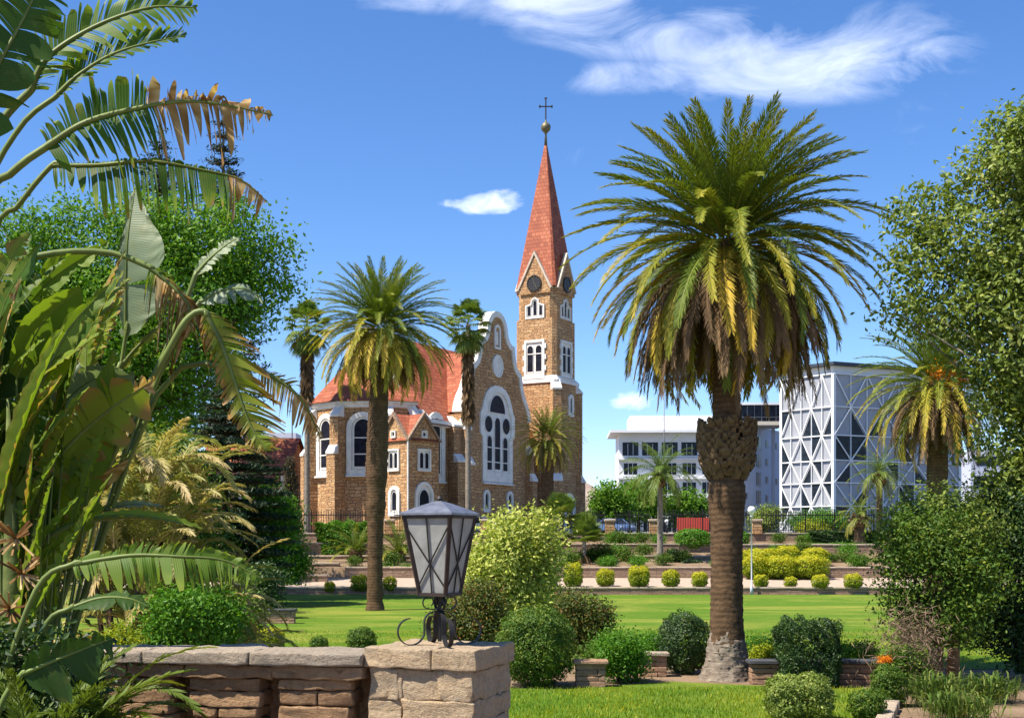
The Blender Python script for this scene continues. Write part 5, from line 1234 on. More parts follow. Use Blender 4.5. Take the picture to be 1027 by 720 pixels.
# ---- conifers
def conifer(name, label, loc, H, Rb, whorls, nb, mat, up, tuft, z0f=.12, cone=1.0, droop=0.0, per=26, size=.28, flat=.35):
    t = thing(name, loc, label, 'conifer tree'); b = MB(); b.tube([(0, 0, -.1), (0, 0, H * .5), (0, 0, H)], [H * .016, H * .011, .03], 8); PP, NN, CC = [], [], []
    for i in range(whorls):
        f = i / (whorls - 1); z = H * (z0f + (1 - z0f) * f); rr = Rb * (1 - f ** cone) + .25
        for j in range(nb):
            a = 2 * math.pi * (j + random.random() * .7) / nb + i; ln = rr * random.uniform(.75, 1.1); tip = Vector((ln * math.cos(a), ln * math.sin(a), z + ln * up - droop * ln))
            b.tube([(0, 0, z), Vector((0, 0, z)).lerp(tip, .55) - Vector((0, 0, ln * .05)), tip], [.07, .05, .015], 4)
            n = max(6, int(per * ln)); s = rng.random(n) ** .7; base = np.outer(1 - s, [0, 0, z]) + np.outer(s, tip)
            P = base + rng.normal(size=(n, 3)) * tuft * np.array([1, 1, flat]); P[:, 2] += tuft * .3; PP.append(P); NN.append(rng.normal(size=(n, 3)) + np.array([0, 0, .8])); CC.append(np.full(n, random.random() * .5 + .15) + rng.normal(0, .15, n))
    b.build('trunk', M['brown_bark'], t, True); P = np.concatenate(PP); leaves('foliage', P, size * (.7 + .6 * rng.random(len(P))), np.concatenate(NN), np.concatenate(CC), M[mat], t, .3); return t
q = at(224, 560, 115); q.z = 0
conifer('norfolk_pine', 'tall norfolk island pine with open tiers behind the left tree', q, 41.6, 3.6, 26, 7, 'conifer_leaf', .16, .30, .3, 2.2, 0, 40, .38, .5)
q = at(160, 560, 118); q.z = 0
conifer('norfolk_pine', 'second norfolk pine, shorter and half hidden behind torn leaves', q, 40.6, 4.6, 22, 7, 'conifer_leaf', .35, .40, .3, 2.4, 0, 34, .42, .6)
q = at(226, 590, 69); q.z = 0
conifer('layered_conifer', 'dark conifer with flat spreading tiers left of the church', q, (590 - 366) / F * 69, 3.5, 17, 9, 'conifer_leaf', .02, .28, .15, 2.2, .1, 80, .3, .22)
q = at(262, 590, 90); q.z = .7
conifer('layered_conifer', 'small dark tiered conifer before the red annex', q, (590 - 436) / F * 90, 2.5, 13, 8, 'conifer_leaf', .02, .26, .12, 1.3, .1, 80, .28, .22)
q = at(291, 545, 101); q.z = gz(101)
conifer('brown_cypress', 'narrow brownish cypress before the annex wall', q, (545 - 452) / F * 101, .62, 40, 7, 'cypress_leaf', 1.2, .13, .02, 2.0, 0, 70, .2, 1.0)

# ---- shrubs: near group
shrub('clipped_shrub', 'large clipped dark green shrub right of the pillar', 538, 609, 688, 72, 'shrub_leaf', .065, 2.2, 'ball', group=None)
shrub('yellow_shrub', 'tall pale yellow variegated shrub behind the lantern', 516, 514, 652, 102, 'yellow_leaf', .15, 2.4, 'loose', cat='shrub', d=43)
shrub('red_tipped_shrub', 'red tipped green shrub behind the lantern foot', 470, 582, 662, 74, 'mixed_leaf', .09, 2.2, 'loose', d=38)
shrub('red_tipped_shrub', 'red tipped green shrub right of the yellow one', 584, 594, 664, 58, 'mixed_leaf', .085, 2.2, 'loose', d=36.5)
shrub('leafy_shrub', 'loose bright green shrub over the stone wall stub', 621, 636, 684, 56, 'bright_leaf', .08, 2.0, 'loose')
shrub('leafy_shrub', 'low loose green shrub against the left low wall', 598, 646, 676, 40, 'shrub_leaf', .08, 2.0, 'loose')
shrub('hedge_ball', 'dark round hedge ball touching the big palm trunk', 686, 614, 675, 50, 'dark_leaf', .06, 2.4, 'ball')
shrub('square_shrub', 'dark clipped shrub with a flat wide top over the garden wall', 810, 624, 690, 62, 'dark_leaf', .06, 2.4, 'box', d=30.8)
shrub('square_shrub', 'yellow green clipped shrub in the near lawn', 802, 675, 723, 69, 'olive_leaf', .06, 2.6, 'ball')
shrub('square_shrub', 'small clipped green shrub by the lawn edging', 890, 667, 708, 33, 'shrub_leaf', .05, 2.6, 'ball')
shrub('hedge_ball', 'small round clipped shrub at the bottom edge of the lawn', 870, 691, 722, 36, 'shrub_leaf', .05, 2.4, 'ball')
shrub('golden_flowerbed', 'patch of yellow flowers behind the garden wall', 772, 649, 668, 34, 'gold_leaf', .06, 2.0, 'loose', d=33.5, cat='flowers')
shrub('leafy_shrub', 'low green plants right of the palm foot', 762, 640, 668, 36, 'bright_leaf', .07, 2.0, 'loose', d=34.5)
shrub('leafy_shrub', 'low green plants right of the dark square shrub', 852, 648, 672, 56, 'bright_leaf', .07, 2.0, 'loose', d=33)
shrub('leafy_shrub', 'low green plants behind the hedge ball left of the palm', 648, 636, 664, 40, 'bright_leaf', .07, 2.0, 'loose', d=36)
shrub('dry_bush', 'leafless brown twiggy bush under the right shrub', 912, 614, 690, 30, 'twig', .20, 1.2, 'loose', d=29.5, aspect=.08)
shrub('leafy_shrub', 'green shrub at the base of the dry twiggy bush', 910, 650, 692, 42, 'shrub_leaf', .075, 2.0, 'loose', d=29.3)
shrub('orange_flower', 'single orange bloom beside the dry twiggy bush', 888, 657, 692, 5, 'orange_bloom', .04, 1.4, 'loose', d=29.2, cat='flower', lift=.60)
shrub('big_shrub', 'large dark leafy shrub with trailing sprays at the right', 940, 500, 680, 128, 'shrub_leaf', .105, 1.4, 'loose', d=30.8, cat='shrub', lift=.75, clump=2.6, per=30)
shrub('big_shrub', 'olive green upper shrub crowning the dark right shrub', 945, 486, 575, 118, 'olive_leaf', .10, 1.2, 'loose', d=31.3, cat='shrub', stem=False, clump=2.6, per=24)
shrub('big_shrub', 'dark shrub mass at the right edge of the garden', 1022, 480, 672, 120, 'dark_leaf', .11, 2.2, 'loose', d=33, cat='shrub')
q = at(955, 690, 31.2); t = thing('bare_trunk', (q.x, q.y, 0), 'tan bare tree trunk under the dark right shrub', 'tree trunk'); b = MB(); b.tube([(0, 0, -.05), (.04, 0, .8), (0, 0, 2.6)], [.17, .14, .10], 10); b.build('trunk', bark('tan bark', (.16, .09, .04), (.34, .21, .10), 0, 4), t, True)
for (px, yb, wpx, hp, lab) in ((938, 708, 44, 34, 'strap leaved plant at the earth bed, left clump'), (992, 704, 46, 30, 'strap leaved plant at the earth bed, right clump'), (962, 722, 60, 30, 'strap leaved plant at the bottom edge of the earth bed')):
    q, d = on_ground(px, yb); t = thing('strap_plant', q, lab, 'plant', 'strap leaved plants in the earth bed'); n = 420; sc = d / F
    az = rng.uniform(0, 6.283, n); ln = hp * sc * rng.uniform(.7, 1.5, n); el = rng.uniform(.5, 1.4, n); bs_ = np.stack([rng.normal(0, wpx * sc * .28, n), rng.normal(0, wpx * sc * .22, n), np.zeros(n)], 1)
    hz = np.stack([np.cos(az), np.sin(az), 0 * az], 1); md = bs_ + hz * (ln * np.cos(el) * .5)[:, None] + np.array([0, 0, 1.]) * (ln * np.sin(el) * .7)[:, None]; tp = bs_ + hz * (ln * np.cos(el))[:, None] * 1.1 + np.array([0, 0, 1.]) * (ln * np.sin(el) * .75)[:, None]
    sd_ = np.stack([-np.sin(az), np.cos(az), 0 * az], 1) * .018; V = np.stack([bs_, md + sd_, tp, md - sd_], 1); raw_mesh('leaves', V.reshape(-1, 3), quads(n), M['sword_leaf'], t, np.repeat(rng.random(n), 4), uv=False)
# left group behind the balustrade
shrub('leafy_shrub', 'glossy round shrub behind the left of the balustrade', 190, 590, 660, 104, 'bright_leaf', .09, 2.2, 'loose', d=24)
shrub('leafy_shrub', 'loose variegated shrub right of the glossy round one', 238, 582, 650, 50, 'olive_leaf', .09, 2.0, 'loose', d=30)
shrub('bright_shrub', 'bright green tall shrub before the tiered conifer', 262, 484, 590, 62, 'bright_leaf', .2, 2.2, 'loose', d=72)
shrub('bright_shrub', 'bright green shrub right of the tall bright one', 288, 536, 586, 34, 'bright_leaf', .2, 2.2, 'loose', d=76)
shrub('background_shrub', 'tall dense green shrub mass behind the straw coloured palm clump', 150, 425, 605, 150, 'shrub_leaf', .22, 2.0, 'loose', d=62)
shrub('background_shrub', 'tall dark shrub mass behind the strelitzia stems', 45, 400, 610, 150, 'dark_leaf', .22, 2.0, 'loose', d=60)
shrub('dark_shrub', 'dark rounded shrub beside the left stone block', 266, 568, 618, 36, 'dark_leaf', .14, 2.2, 'loose', d=58)
for px, yt, yb, wpx, mt, lab in ((250, 626, 649, 24, 'gold_leaf', 'small loose green ball shrub behind the wall'), (272, 629, 653, 26, 'gold_leaf', 'small golden tipped ball shrub behind the wall'), (320, 638, 654, 18, 'shrub_leaf', 'smallest round shrub behind the wall'), (363, 629, 655, 28, 'shrub_leaf', 'round green shrub next to the pillar')):
    shrub('ball_shrub', lab, px, yt, yb, wpx, mt, .06, 2.4, 'ball', group='small shrubs behind the balustrade')
shrub('leafy_shrub', 'golden edged shrub at the far left of the balustrade', 118, 630, 662, 40, 'gold_leaf', .06, 2.0, 'loose', d=22)
# terrace planting
G = 'golden duranta balls along the path'
for i, (px, yt, yb, wpx) in enumerate(((331, 583, 594, 11), (361, 576, 593, 18), (391, 578, 592, 14), (575, 564, 589, 20), (607, 570, 588, 18), (641, 567, 589, 22), (673, 571, 589, 17), (702, 573, 589, 16), (763, 576, 589, 15), (793, 578, 589, 13), (823, 576, 590, 17), (856, 575, 590, 18))):
    lab = ['at the foot of the grey left terrace', 'just left of the left palm trunk', 'just right of the left palm trunk', 'below the two small fan palms', 'first to the right of the small fan palms', 'before the stone wall left of the feathery palm', 'right below the feathery palm trunk', 'just left of the big palm trunk', 'beside the white lamp post', 'below the clipped golden hedge', 'before the stone steps', 'next to the right dark shrub'][i]
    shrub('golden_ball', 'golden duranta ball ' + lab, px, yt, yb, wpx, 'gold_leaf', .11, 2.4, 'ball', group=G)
for i, (px, yt, yb, wpx) in enumerate(((757, 556, 580, 28), (783, 557, 580, 34), (812, 556, 580, 36), (818, 549, 566, 26), (790, 547, 566, 24), (765, 550, 568, 36), (741, 552, 570, 30))):
    lab = ['leftmost in the front row', 'middle of the front row', 'right end of the front row', 'right end of the back row', 'middle of the back row', 'left of the back row', 'behind the big palm trunk'][i]
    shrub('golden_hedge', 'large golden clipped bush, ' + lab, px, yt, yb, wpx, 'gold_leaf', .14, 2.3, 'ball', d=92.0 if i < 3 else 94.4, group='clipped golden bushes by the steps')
shrub('clipped_hedge', 'clipped green hedge on the dark wall left of the palm', 345, 524, 556, 54, 'bright_leaf', .18, 2.2, 'box', d=102, dpt=.5)
shrub('bright_shrub', 'bright green mound left of the big palm trunk', 694, 530, 552, 34, 'bright_leaf', .16, 2.4, 'ball', d=103.5)
shrub('bright_shrub', 'bright green mound right of the big palm trunk', 741, 532, 550, 20, 'bright_leaf', .16, 2.4, 'ball', d=103.8)
shrub('dark_shrub', 'dark shrub at the feathery palm foot', 671, 552, 573, 20, 'dark_leaf', .15, 2.2, 'loose', d=97.6)
shrub('dark_shrub', 'low dark shrub right of the feathery palm foot', 692, 560, 574, 24, 'dark_leaf', .14, 2.2, 'ball', d=97)
shrub('brown_shrub', 'rounded olive brown shrub behind the fence by the grey wing', 768, 510, 535, 30, 'olive_leaf', .2, 2.2, 'loose', d=112)
shrub('bright_shrub', 'green and yellow bushes behind the fence before the lattice', 818, 514, 537, 52, 'bright_leaf', .2, 2.0, 'loose', d=112)
shrub('golden_flowerbed', 'yellow flowering bush behind the fence before the lattice', 816, 523, 537, 30, 'gold_leaf', .16, 2.0, 'loose', d=110.5, cat='flowers')
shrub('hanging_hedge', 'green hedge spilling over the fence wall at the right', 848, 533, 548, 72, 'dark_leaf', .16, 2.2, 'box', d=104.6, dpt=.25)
shrub('grass_tuft', 'bright grassy strip below the hanging hedge', 848, 545, 552, 66, 'bright_leaf', .16, 2.0, 'box', d=103.3, dpt=.2, stem=False, cat='plant')
random.seed(11)
for i, (px, yt, yb, w_, mt) in enumerate(((598, 547, 562, 10, 'shrub_leaf'), (610, 545, 563, 11, 'shrub_leaf'), (626, 549, 565, 13, 'shrub_leaf'), (575, 556, 566, 14, 'olive_leaf'), (640, 562, 572, 22, 'bright_leaf'), (592, 562, 574, 18, 'bright_leaf'), (612, 538, 546, 9, 'bright_leaf'), (633, 539, 546, 8, 'bright_leaf'),
                                        (330, 572, 586, 20, 'bright_leaf'), (347, 572, 586, 20, 'bright_leaf'), (385, 566, 580, 18, 'bright_leaf'), (412, 568, 582, 26, 'bright_leaf'), (700, 578, 588, 14, 'shrub_leaf'), (855, 562, 574, 24, 'olive_leaf'), (878, 560, 576, 26, 'olive_leaf'))):
    lab = ['sparse upright', 'taller upright', 'leafy upright', 'olive low', 'spreading bright', 'bright trailing', 'tiny bright', 'tiny fresh', 'low lush', 'lush spreading', 'low broad', 'broad leafy', 'little green', 'dusty olive', 'wide dusty olive'][i]
    pl = ['right of the small fan palms', 'between small fan palms and feathery palm', 'left of the feathery palm', 'between the two small fan palms', 'at the feathery palm foot', 'under the shorter small fan palm', 'on the fence wall by the blue car', 'on the fence wall near the feathery palm', 'above the grey left terrace', 'left of the left palm trunk', 'right of the left palm trunk', 'at the young date palm foot', 'left of the big palm trunk', 'right of the steps', 'by the right dark shrub'][i]
    dd = {True: 97.8, False: 104.5}[yb > 550]; dd = 94.5 if px < 450 else dd
    shrub('terrace_plant', lab + ' plant on the terrace bank ' + pl, px, yt, yb, w_, mt, .15, 1.8, 'loose', d=dd, cat='plant', group='small plants on the terraces', stem=False)

proto = shrub('ground_plant', 'small green ground plant on the planted banks behind the gravel path', 520, 570, 580, 16, 'bright_leaf', .13, 1.6, 'loose', d=94.4, cat='plant', group='ground plants on the terrace banks', stem=False)
proto2 = shrub('ground_plant', 'small dull green ground plant on the planted banks behind the gravel path', 540, 566, 578, 16, 'shrub_leaf', .14, 1.5, 'loose', d=97.5, cat='plant', group='dull ground plants on the terrace banks', stem=False)
for i in range(58):
    d = random.choice([94.2, 94.9, 97.2, 98.2, 100.6, 101.4, 104.2, 104.8]); px = random.uniform(560, 880) if random.random() < .78 else random.uniform(330, 470)
    if 500 < px < 560: continue
    q = at(px, 560, d); q.z = gz(d) - .03; copy_tree(proto if random.random() < .45 else proto2, q, random.uniform(0, 6), random.uniform(.45, 1.05))
# ---------------------------------------------------------------- giant strelitzia in the left foreground
random.seed(21); rng = np.random.default_rng(21)
ST = thing('strelitzia', (-4.2, 10.8, 1.5), 'giant strelitzia with torn green and browned paddle leaves at the left edge', 'plant')
SO = Vector(ST.location)
def spline(pts, n):
    pts = [Vector(p) for p in pts]; pts = [pts[0] * 2 - pts[1]] + pts + [pts[-1] * 2 - pts[-2]]; out = []
    segs = len(pts) - 3
    for i in range(n):
        u = i / (n - 1) * segs; k = min(int(u), segs - 1); f = u - k; p0, p1, p2, p3 = pts[k:k + 4]
        out.append(.5 * ((2 * p1) + (p2 - p0) * f + (2 * p0 - 5 * p1 + 4 * p2 - p3) * f * f + (3 * p1 - p0 - 3 * p2 + p3) * f ** 3))
    return out
def paddle(pts, wl, wr, N=(0, -.6, .8), tears=14, gap=.25, droop=.25, col=.3, mat='banana_leaf', brown=0.0, slant=24, stalk=None, r=.022, fold=.15, dry_from=None, label=None, parent=None, curl=.0, shift=True):
    """pts (px,py,d) along the midrib from base to tip; wl/wr half widths (m) of the upper/lower blade"""
    parent = parent or ST; o = Vector(parent.location)
    if pts[0][1] < 545 and shift:
        ks = (pts[0][2] + 2.0) / pts[0][2]; wl *= ks; wr *= ks; r *= ks
        pts = [(a_, b_, c_ + 2.0) for a_, b_, c_ in pts]; stalk = [(a_, b_, c_ + 2.0) for a_, b_, c_ in stalk] if stalk else None
    P = spline([at(*p) - o for p in pts], 44); N = Vector(N).normalized()
    V, Fs, C, VN = [], [], [], []
    L = len(P) - 1
    def frame(t):
        x = t * L; k = min(int(x), L - 1); f = x - k; p = P[k].lerp(P[k + 1], f); T = (P[min(k + 2, L)] - P[max(k - 1, 0)]).normalized()
        s_ = T.cross(N).normalized(); n = s_.cross(T).normalized(); return p, T, s_, n
    for sg, W_ in ((-1, wl), (1, wr)):
        if W_ <= 0: continue
        cuts = sorted([random.random() for _ in range(tears)]) if tears else []
        cuts = [0.0] + cuts + [1.0]
        for a, c in zip(cuts, cuts[1:]):
            if c - a < .006: continue
            g = gap * random.random() ** 1.6 * min(.05, c - a); dr = droop * random.uniform(.4, 1.6); tw = random.uniform(-.25, .25) * (1 if tears else 0); short = random.uniform(.72, 1.05) if tears > 4 else 1
            cj = random.uniform(-.07, .07); nr = max(2, int((c - a) * 26) + 1); nc = 6; b0 = len(V)
            isdry = dry_from is not None and (a + c) / 2 > dry_from + random.uniform(-.06, .06)
            if isdry: dr *= 2.2; short *= random.uniform(.5, 1.0); tw *= 3
            for i in range(nr):
                t = a + (c - a) * i / (nr - 1)
                for j in range(nc):
                    w_ = j / (nc - 1); sh = (t - (a + c) / 2) * (1 - min(.3, g / max(1e-4, c - a) * 1.3) * w_ - ((.30 if isdry else .10) * w_ + .38 * max(0, w_ - .72) / .28) * bool(tears > 1)) + (a + c) / 2
                    p, T, s_, n = frame(min(1, max(0, sh))); wd_ = W_ * max(.03, math.sin(math.pi * min(1, (.07 + .93 * t) ** .85))) ** .6 * short
                    d_ = (s_ * sg * math.cos(R(slant)) + T * math.sin(R(slant)) + n * fold * (1 - w_ * curl * 3)).normalized()
                    q = p + d_ * (wd_ * w_) + n * (tw * wd_ * w_ * ((i / (nr - 1)) - .5)); q.z -= dr * wd_ * w_ * w_; q += n * (.012 * math.sin(t * 60 + w_ * 3) * w_)
                    V.append(q); VN.append(t * (1 + .0 * w_)); e = brown * max(0, w_ - .55) * 2.2 * random.uniform(.3, 1.1)
                    C.append(min(1, (.25 + .75 * random.random()) if isdry else col + cj + e))
            for i in range(nr - 1):
                for j in range(nc - 1):
                    f = (b0 + i * nc + j, b0 + i * nc + j + 1, b0 + (i + 1) * nc + j + 1, b0 + (i + 1) * nc + j); Fs.append((f, 1 if isdry else 0))
    lf = raw_mesh('leaf', [tuple(v) for v in V], [f for f, _ in Fs], [M[mat], M['dry_leaf']], parent, C, True, [m for _, m in Fs], uv=False)
    at_ = lf.data.attributes.new('vein', 'FLOAT', 'POINT'); at_.data.foreach_set('value', np.asarray(VN, dtype=np.float32))
    r *= .8; b = MB(); k = len(P); b.tube(P, [r * (1 - .85 * i / (k - 1)) for i in range(k)], 6, 0, .5)
    if stalk: q = spline([at(*p) - o for p in stalk] + [P[0], P[2]], 16); b.tube(q, [r * 1.15 - r * .15 * i / 15 for i in range(16)], 7)
    b.build('midrib', M['midrib'], lf, True)
    if label: lf['label'] = label
    return lf
m = lambda px, d=8.3: px * d / F
# upper torn leaves
paddle([(-45, 150, 7.9), (0, 62, 7.9), (28, 10, 8.0), (52, -45, 8.1)], m(48), m(44), (.5, -.8, .3), 22, .5, .25, .12, brown=.1, stalk=[(-60, 420, 8.2), (-60, 260, 8.0)])
paddle([(30, 92, 8.3), (48, 58, 8.3), (95, 27, 8.35), (150, 8, 8.4), (197, 8, 8.5)], m(44), m(40), (0, -.93, .3), 54, .9, .25, .34, brown=.35, stalk=[(-70, 340, 8.5), (-30, 175, 8.3), (5, 118, 8.3)], r=.03, slant=38)
paddle([(55, 98, 8.7), (78, 76, 8.7), (112, 55, 8.8), (150, 43, 8.9), (186, 36, 9.0)], m(46), m(20), (0, -.93, .3), 46, .9, .12, .26, brown=.35, stalk=[(-70, 380, 8.9), (-20, 205, 8.8), (20, 128, 8.7)], slant=52)
paddle([(46, 148, 8.5), (84, 124, 8.5), (132, 110, 8.55), (187, 102, 8.6), (233, 107, 8.7), (274, 116, 8.8)], m(56), m(52), (0, -.95, .22), 64, .9, .35, .22, brown=.7, stalk=[(-60, 480, 8.8), (-20, 220, 8.6), (14, 172, 8.5)], dry_from=.47, slant=14, r=.03)
paddle([(52, 166, 8.9), (95, 166, 8.9), (150, 162, 8.9), (200, 170, 9.0), (240, 180, 9.1), (268, 202, 9.2)], m(9), m(46), (0, -.95, .25), 52, .8, .35, .16, brown=.8, stalk=[(-40, 600, 9.2), (-10, 260, 9.0), (20, 205, 8.9)], dry_from=.70, slant=12)
# pale upright leaf
paddle([(126, 338, 9.6), (126, 292, 9.6), (128, 240, 9.6), (136, 186, 9.7)], m(10, 9.6), m(42, 9.6), (0, -.9, .35), 2, .2, .05, .45, 'pale_leaf', slant=8, r=.018, stalk=[(25, 830, 9.8), (95, 520, 9.7)])
# arching stalk with dried cluster
paddle([(150, 268, 8.9), (170, 285, 8.9), (188, 305, 8.9), (192, 332, 8.9)], m(32), m(40), (0, -.8, .5), 40, .9, 1.0, .5, brown=.9, dry_from=.15, stalk=[(-60, 330, 8.6), (0, 272, 8.7), (55, 254, 8.8), (112, 254, 8.9)], r=.026)
paddle([(196, 276, 9.4), (208, 262, 9.4), (224, 248, 9.4), (240, 238, 9.5)], m(13), m(16), (0, -.8, .6), 8, .5, .1, .55, 'pale_leaf', brown=.2, stalk=[(20, 830, 9.6), (120, 470, 9.5), (180, 320, 9.4)])
paddle([(200, 304, 9.0), (222, 292, 9.0), (245, 290, 9.0), (263, 300, 9.1)], m(12), m(24), (0, -.7, .7), 10, .6, .3, .4, 'pale_leaf', brown=.3, stalk=[(15, 830, 9.4), (135, 440, 9.1), (188, 325, 9.0)])
# long yellow hanging leaf
paddle([(205, 312, 8.6), (222, 345, 8.6), (236, 385, 8.6), (252, 428, 8.6), (268, 452, 8.6)], m(48), m(22), (.2, -.95, .1), 50, .6, .22, .66, brown=.75, slant=30, stalk=[(-5, 830, 8.9), (95, 500, 8.8), (170, 350, 8.6), (190, 318, 8.6)], r=.026)
paddle([(262, 372, 8.9), (285, 385, 8.9), (305, 405, 8.9), (322, 440, 9.0)], m(18), m(24), (.1, -.9, .3), 34, .8, .5, .75, brown=.9, dry_from=.35, stalk=[(20, 800, 9.2), (150, 410, 9.0), (230, 368, 8.9)])
# mid leaves
paddle([(10, 436, 8.1), (38, 392, 8.1), (68, 332, 8.1), (112, 284, 8.2)], m(15), m(24), (.5, -.8, .3), 5, .35, .05, .5, slant=20, stalk=[(-10, 820, 8.2), (-8, 600, 8.1)], fold=.5)
paddle([(-8, 452, 8.6), (-2, 390, 8.6), (6, 330, 8.6), (16, 282, 8.7)], m(24), m(38), (.3, -.9, .1), 3, .2, .05, .05, slant=12, stalk=[(-25, 820, 8.7), (-12, 600, 8.6)])
paddle([(44, 474, 8.4), (80, 436, 8.4), (118, 405, 8.4), (156, 380, 8.5)], m(46), m(40), (.1, -.75, -.55), 9, .35, .15, .58, brown=.55, slant=22, stalk=[(10, 830, 8.5), (20, 620, 8.4)], dry_from=.86)
paddle([(40, 402, 9.2), (60, 382, 9.2), (80, 362, 9.2), (92, 350, 9.2)], m(16), m(20), (.3, -.7, .5), 0, 0, .1, .35, 'pale_leaf', curl=.6, fold=.7, stalk=[(10, 820, 9.4), (20, 520, 9.3)])
paddle([(118, 372, 9.3), (134, 352, 9.3), (150, 336, 9.3), (166, 320, 9.4)], m(5), m(7), (.2, -.8, .4), 2, .3, .3, .7, stalk=[(12, 830, 9.5), (75, 490, 9.4)])
paddle([(84, 522, 8.3), (128, 518, 8.3), (168, 522, 8.35), (203, 530, 8.4)], m(8), m(9), (0, -.6, .8), 1, .2, .05, .48, fold=.9, slant=10, stalk=[(-6, 660, 8.3), (12, 585, 8.3), (40, 545, 8.3)], r=.026)
paddle([(72, 566, 8.7), (130, 557, 8.7), (180, 558, 8.7), (225, 562, 8.75), (263, 580, 8.8)], m(22), m(36), (0, -.9, .4), 60, .8, .3, .36, brown=.25, slant=18, stalk=[(-10, 720, 8.8), (36, 592, 8.7)])
paddle([(80, 518, 9.1), (110, 510, 9.1), (138, 506, 9.1), (164, 508, 9.2)], m(8), m(12), (0, -.5, .8), 1, .2, .2, .35, 'pale_leaf', fold=.8, stalk=[(0, 760, 9.3), (40, 560, 9.2)])
paddle([(22, 676, 8.2), (50, 664, 8.2), (80, 652, 8.25), (112, 640, 8.3)], m(26), m(34), (-.5, -.8, -.3), 4, .3, .3, .02, slant=20, stalk=[(-20, 800, 8.2), (0, 710, 8.2)])  # low broad leaf; its green is darkened to stand in for shade
paddle([(70, 610, 9.0), (100, 600, 9.0), (128, 600, 9.0), (150, 608, 9.0)], m(14), m(20), (0, -.5, .8), 3, .3, .2, .10, stalk=[(10, 800, 9.1), (40, 640, 9.0)])
# inner leaves filling the clump
for i in range(96):
    a = random.uniform(-45, 100); y0 = random.uniform(350, 660); d0 = random.uniform(10.2, 11.6); ln = random.uniform(90, 190); an = R(random.uniform(40, 105) - a * .22)
    p0 = (a, y0, d0); an2 = an - random.uniform(.05, .7) * (1 if a > -10 else .5); p1 = (a + ln * .5 * math.cos(an) * .9, y0 - ln * .5 * math.sin(an), d0 + random.uniform(-.1, .1)); p2 = (p1[0] + ln * .45 * math.cos(an2), p1[1] - ln * .5 * math.sin(an2), d0 + random.uniform(-.3, .3))
    if p2[0] > 135 or p2[1] < 215: continue
    kind = random.random(); W1 = random.uniform(13, 27)
    paddle([p0, p1, p2], m(W1, d0), m(W1 * random.uniform(.8, 1.15), d0), (random.uniform(-.9, .9), -.7, random.uniform(-.3, .8)), random.choice([0, 2, 5, 10, 18, 30]), .5, random.uniform(.05, .5), random.choice([.2, .32, .42, .48, .55, .62]), 'pale_leaf' if kind > .88 else 'banana_leaf', brown=random.choice([0, .1, .6]), dry_from=random.choice([None] * 9 + [.72, .5]), stalk=[(random.uniform(-25, 35), 840, d0), (a * .6 + 4, (y0 + 830) / 2, d0)], r=.010, shift=False, fold=random.choice([.1, .3, .6]))
for i in range(34):
    a = random.uniform(-30, 85); y0 = random.uniform(420, 690); d0 = random.uniform(9.9, 10.3) if a < 60 else random.uniform(10.3, 10.8); ln = random.uniform(110, 210); an = R(random.uniform(50, 100) - a * .2); an2 = an - random.uniform(.05, .55)
    p0 = (a, y0, d0); p1 = (a + ln * .5 * math.cos(an), y0 - ln * .5 * math.sin(an), d0 - .05); p2 = (p1[0] + ln * .42 * math.cos(an2), p1[1] - ln * .5 * math.sin(an2), d0 - random.uniform(0, .3))
    if p2[0] > 128 or p2[1] < 240: continue
    W1 = random.uniform(10, 19)
    paddle([p0, p1, p2], m(W1, d0), m(W1 * random.uniform(.85, 1.2), d0), (-.75 + random.uniform(-.3, .5), -.65, random.uniform(.1, .7)), random.choice([0, 3, 8, 20]), .5, random.uniform(.02, .25), random.choice([.38, .46, .52, .58]), brown=random.choice([0, 0, .3, .7]), dry_from=random.choice([None] * 6 + [.8]), stalk=[(random.uniform(-25, 30), 840, d0), (a * .7 + 2, (y0 + 830) / 2, d0)], r=.011, shift=False, fold=random.choice([.2, .5, .8]))
for i, (px, d0, top, rr) in enumerate(((14, 10.0, 400, .085), (-22, 10.5, 300, .10), (44, 11.0, 470, .075))):
    b = MB(); a_ = at(px, 818, d0); a_.z = 1.45; c_ = at(px - 6, top, d0); b.tube([a_ - SO, (a_.lerp(c_, .5)) - SO + Vector((.02, 0, 0)), c_ - SO], [rr * 1.15, rr, rr * .12], 10); b.build('stem', M['green_stem'], ST, True)
b = MB(); 
P_, N_, C_ = [], [], []
for (px, py, d0) in ((16, 540, 9.7), (10, 610, 9.7), (22, 575, 9.65)):
    c_ = at(px, py, d0) - SO
    for k in range(26):
        a = random.uniform(0, 6.28); b.bar(c_, c_ + Vector((.16 * math.cos(a), -.08 + .08 * math.sin(a), .13 * math.sin(a * 2 + k))), .016, .004, (0, -1, .3), 0, random.random())
b.build('dry_bracts', M['dry_leaf'], ST)
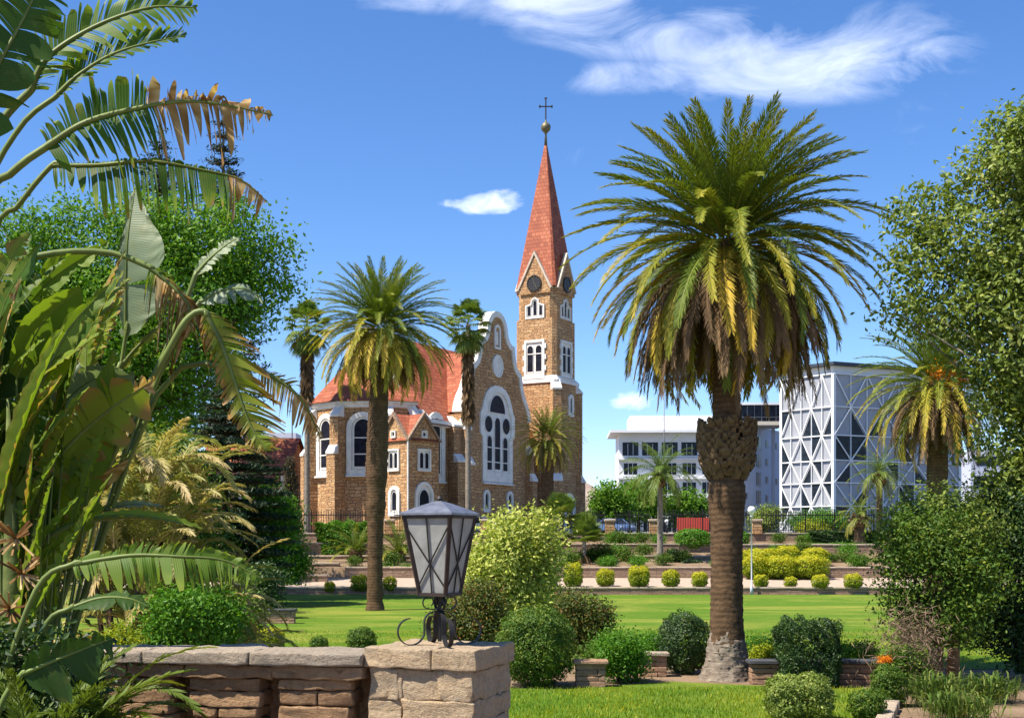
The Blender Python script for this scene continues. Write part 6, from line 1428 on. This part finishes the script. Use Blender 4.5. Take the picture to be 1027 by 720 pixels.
# undergrowth palm at the foot
q = at(34, 800, 8.4); q.z = 1.5
t = thing('cycad', q, 'dark low cycad with feathery fronds in the lower left corner', 'cycad'); sp = []
for i in range(26):
    f = (i + .5) / 26; sp.append(((0, 0, .25), i * 2.39996, R(80 - 50 * f), random.uniform(.9, 1.35), R(40 + 50 * f), .16, 46, .05 + .25 * random.random(), .2, R(20)))
build_fronds('fronds', sp, 'date_frond', t, .010); b = MB(); boots(b, [(0, .14), (.3, .13)], 4, 9, .08); b.build('trunk', M['boot'], t)
q = at(98, 780, 9.0); q.z = 1.5
t = thing('cycad', q, 'drooping feathery frond cluster in front of the balustrade end', 'cycad'); sp = []
for i in range(14):
    f = (i + .5) / 14; sp.append(((0, 0, .55), i * 2.39996, R(72 - 40 * f), random.uniform(.8, 1.15), R(70 + 55 * f), .15, 40, .1 + .35 * random.random(), .4, R(15)))
build_fronds('fronds', sp, 'date_frond', t, .010); b = MB(); boots(b, [(0, .10), (.55, .09)], 6, 8, .07); b.build('trunk', M['boot'], t)
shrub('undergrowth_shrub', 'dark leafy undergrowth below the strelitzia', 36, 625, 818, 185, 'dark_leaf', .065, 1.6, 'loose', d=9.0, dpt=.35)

# ---------------------------------------------------------------- grass blades on the lawns
n = 150000
y = 21.5 + (50 - 21.5) * rng.random(n) ** 1.5; x = (rng.random(n) - .5) * 2 * (y * .42)
def border(y): return 6.0 + (y - 21.5) * .352
ok = ((y < 30.3) & (x > -3.5) & (x < border(y) - .25)) | ((y > 36.6) & (x > -20))
x, y = x[ok], y[ok]; n = len(x)
hgt = rng.uniform(.03, .075, n) * np.where(y < 32, 1.1, .9); a = rng.uniform(0, 6.283, n); ln = rng.uniform(.0, .05, n)
c_, s__ = np.cos(a), np.sin(a); wv = .006 + .004 * rng.random(n)
V = np.empty((n, 4, 3)); z0 = np.full(n, .012)
V[:, 0] = np.stack([x - c_ * wv, y - s__ * wv, z0], 1); V[:, 1] = np.stack([x + c_ * wv, y + s__ * wv, z0], 1)
V[:, 2] = np.stack([x - s__ * ln + c_ * wv * .3, y + c_ * ln + s__ * wv * .3, z0 + hgt], 1); V[:, 3] = np.stack([x - s__ * ln - c_ * wv * .3, y + c_ * ln - s__ * wv * .3, z0 + hgt], 1)
pat = .5 + .25 * np.sin(x * 1.7 + np.sin(y * .8) * 2) * np.sin(y * 1.1 + x * .4)
raw_mesh('grass', V.reshape(-1, 3), quads(n), M['grass_blade'], None, np.repeat(np.clip(pat + rng.normal(0, .2, n), 0, 1), 4), uv=False)['kind'] = 'stuff'
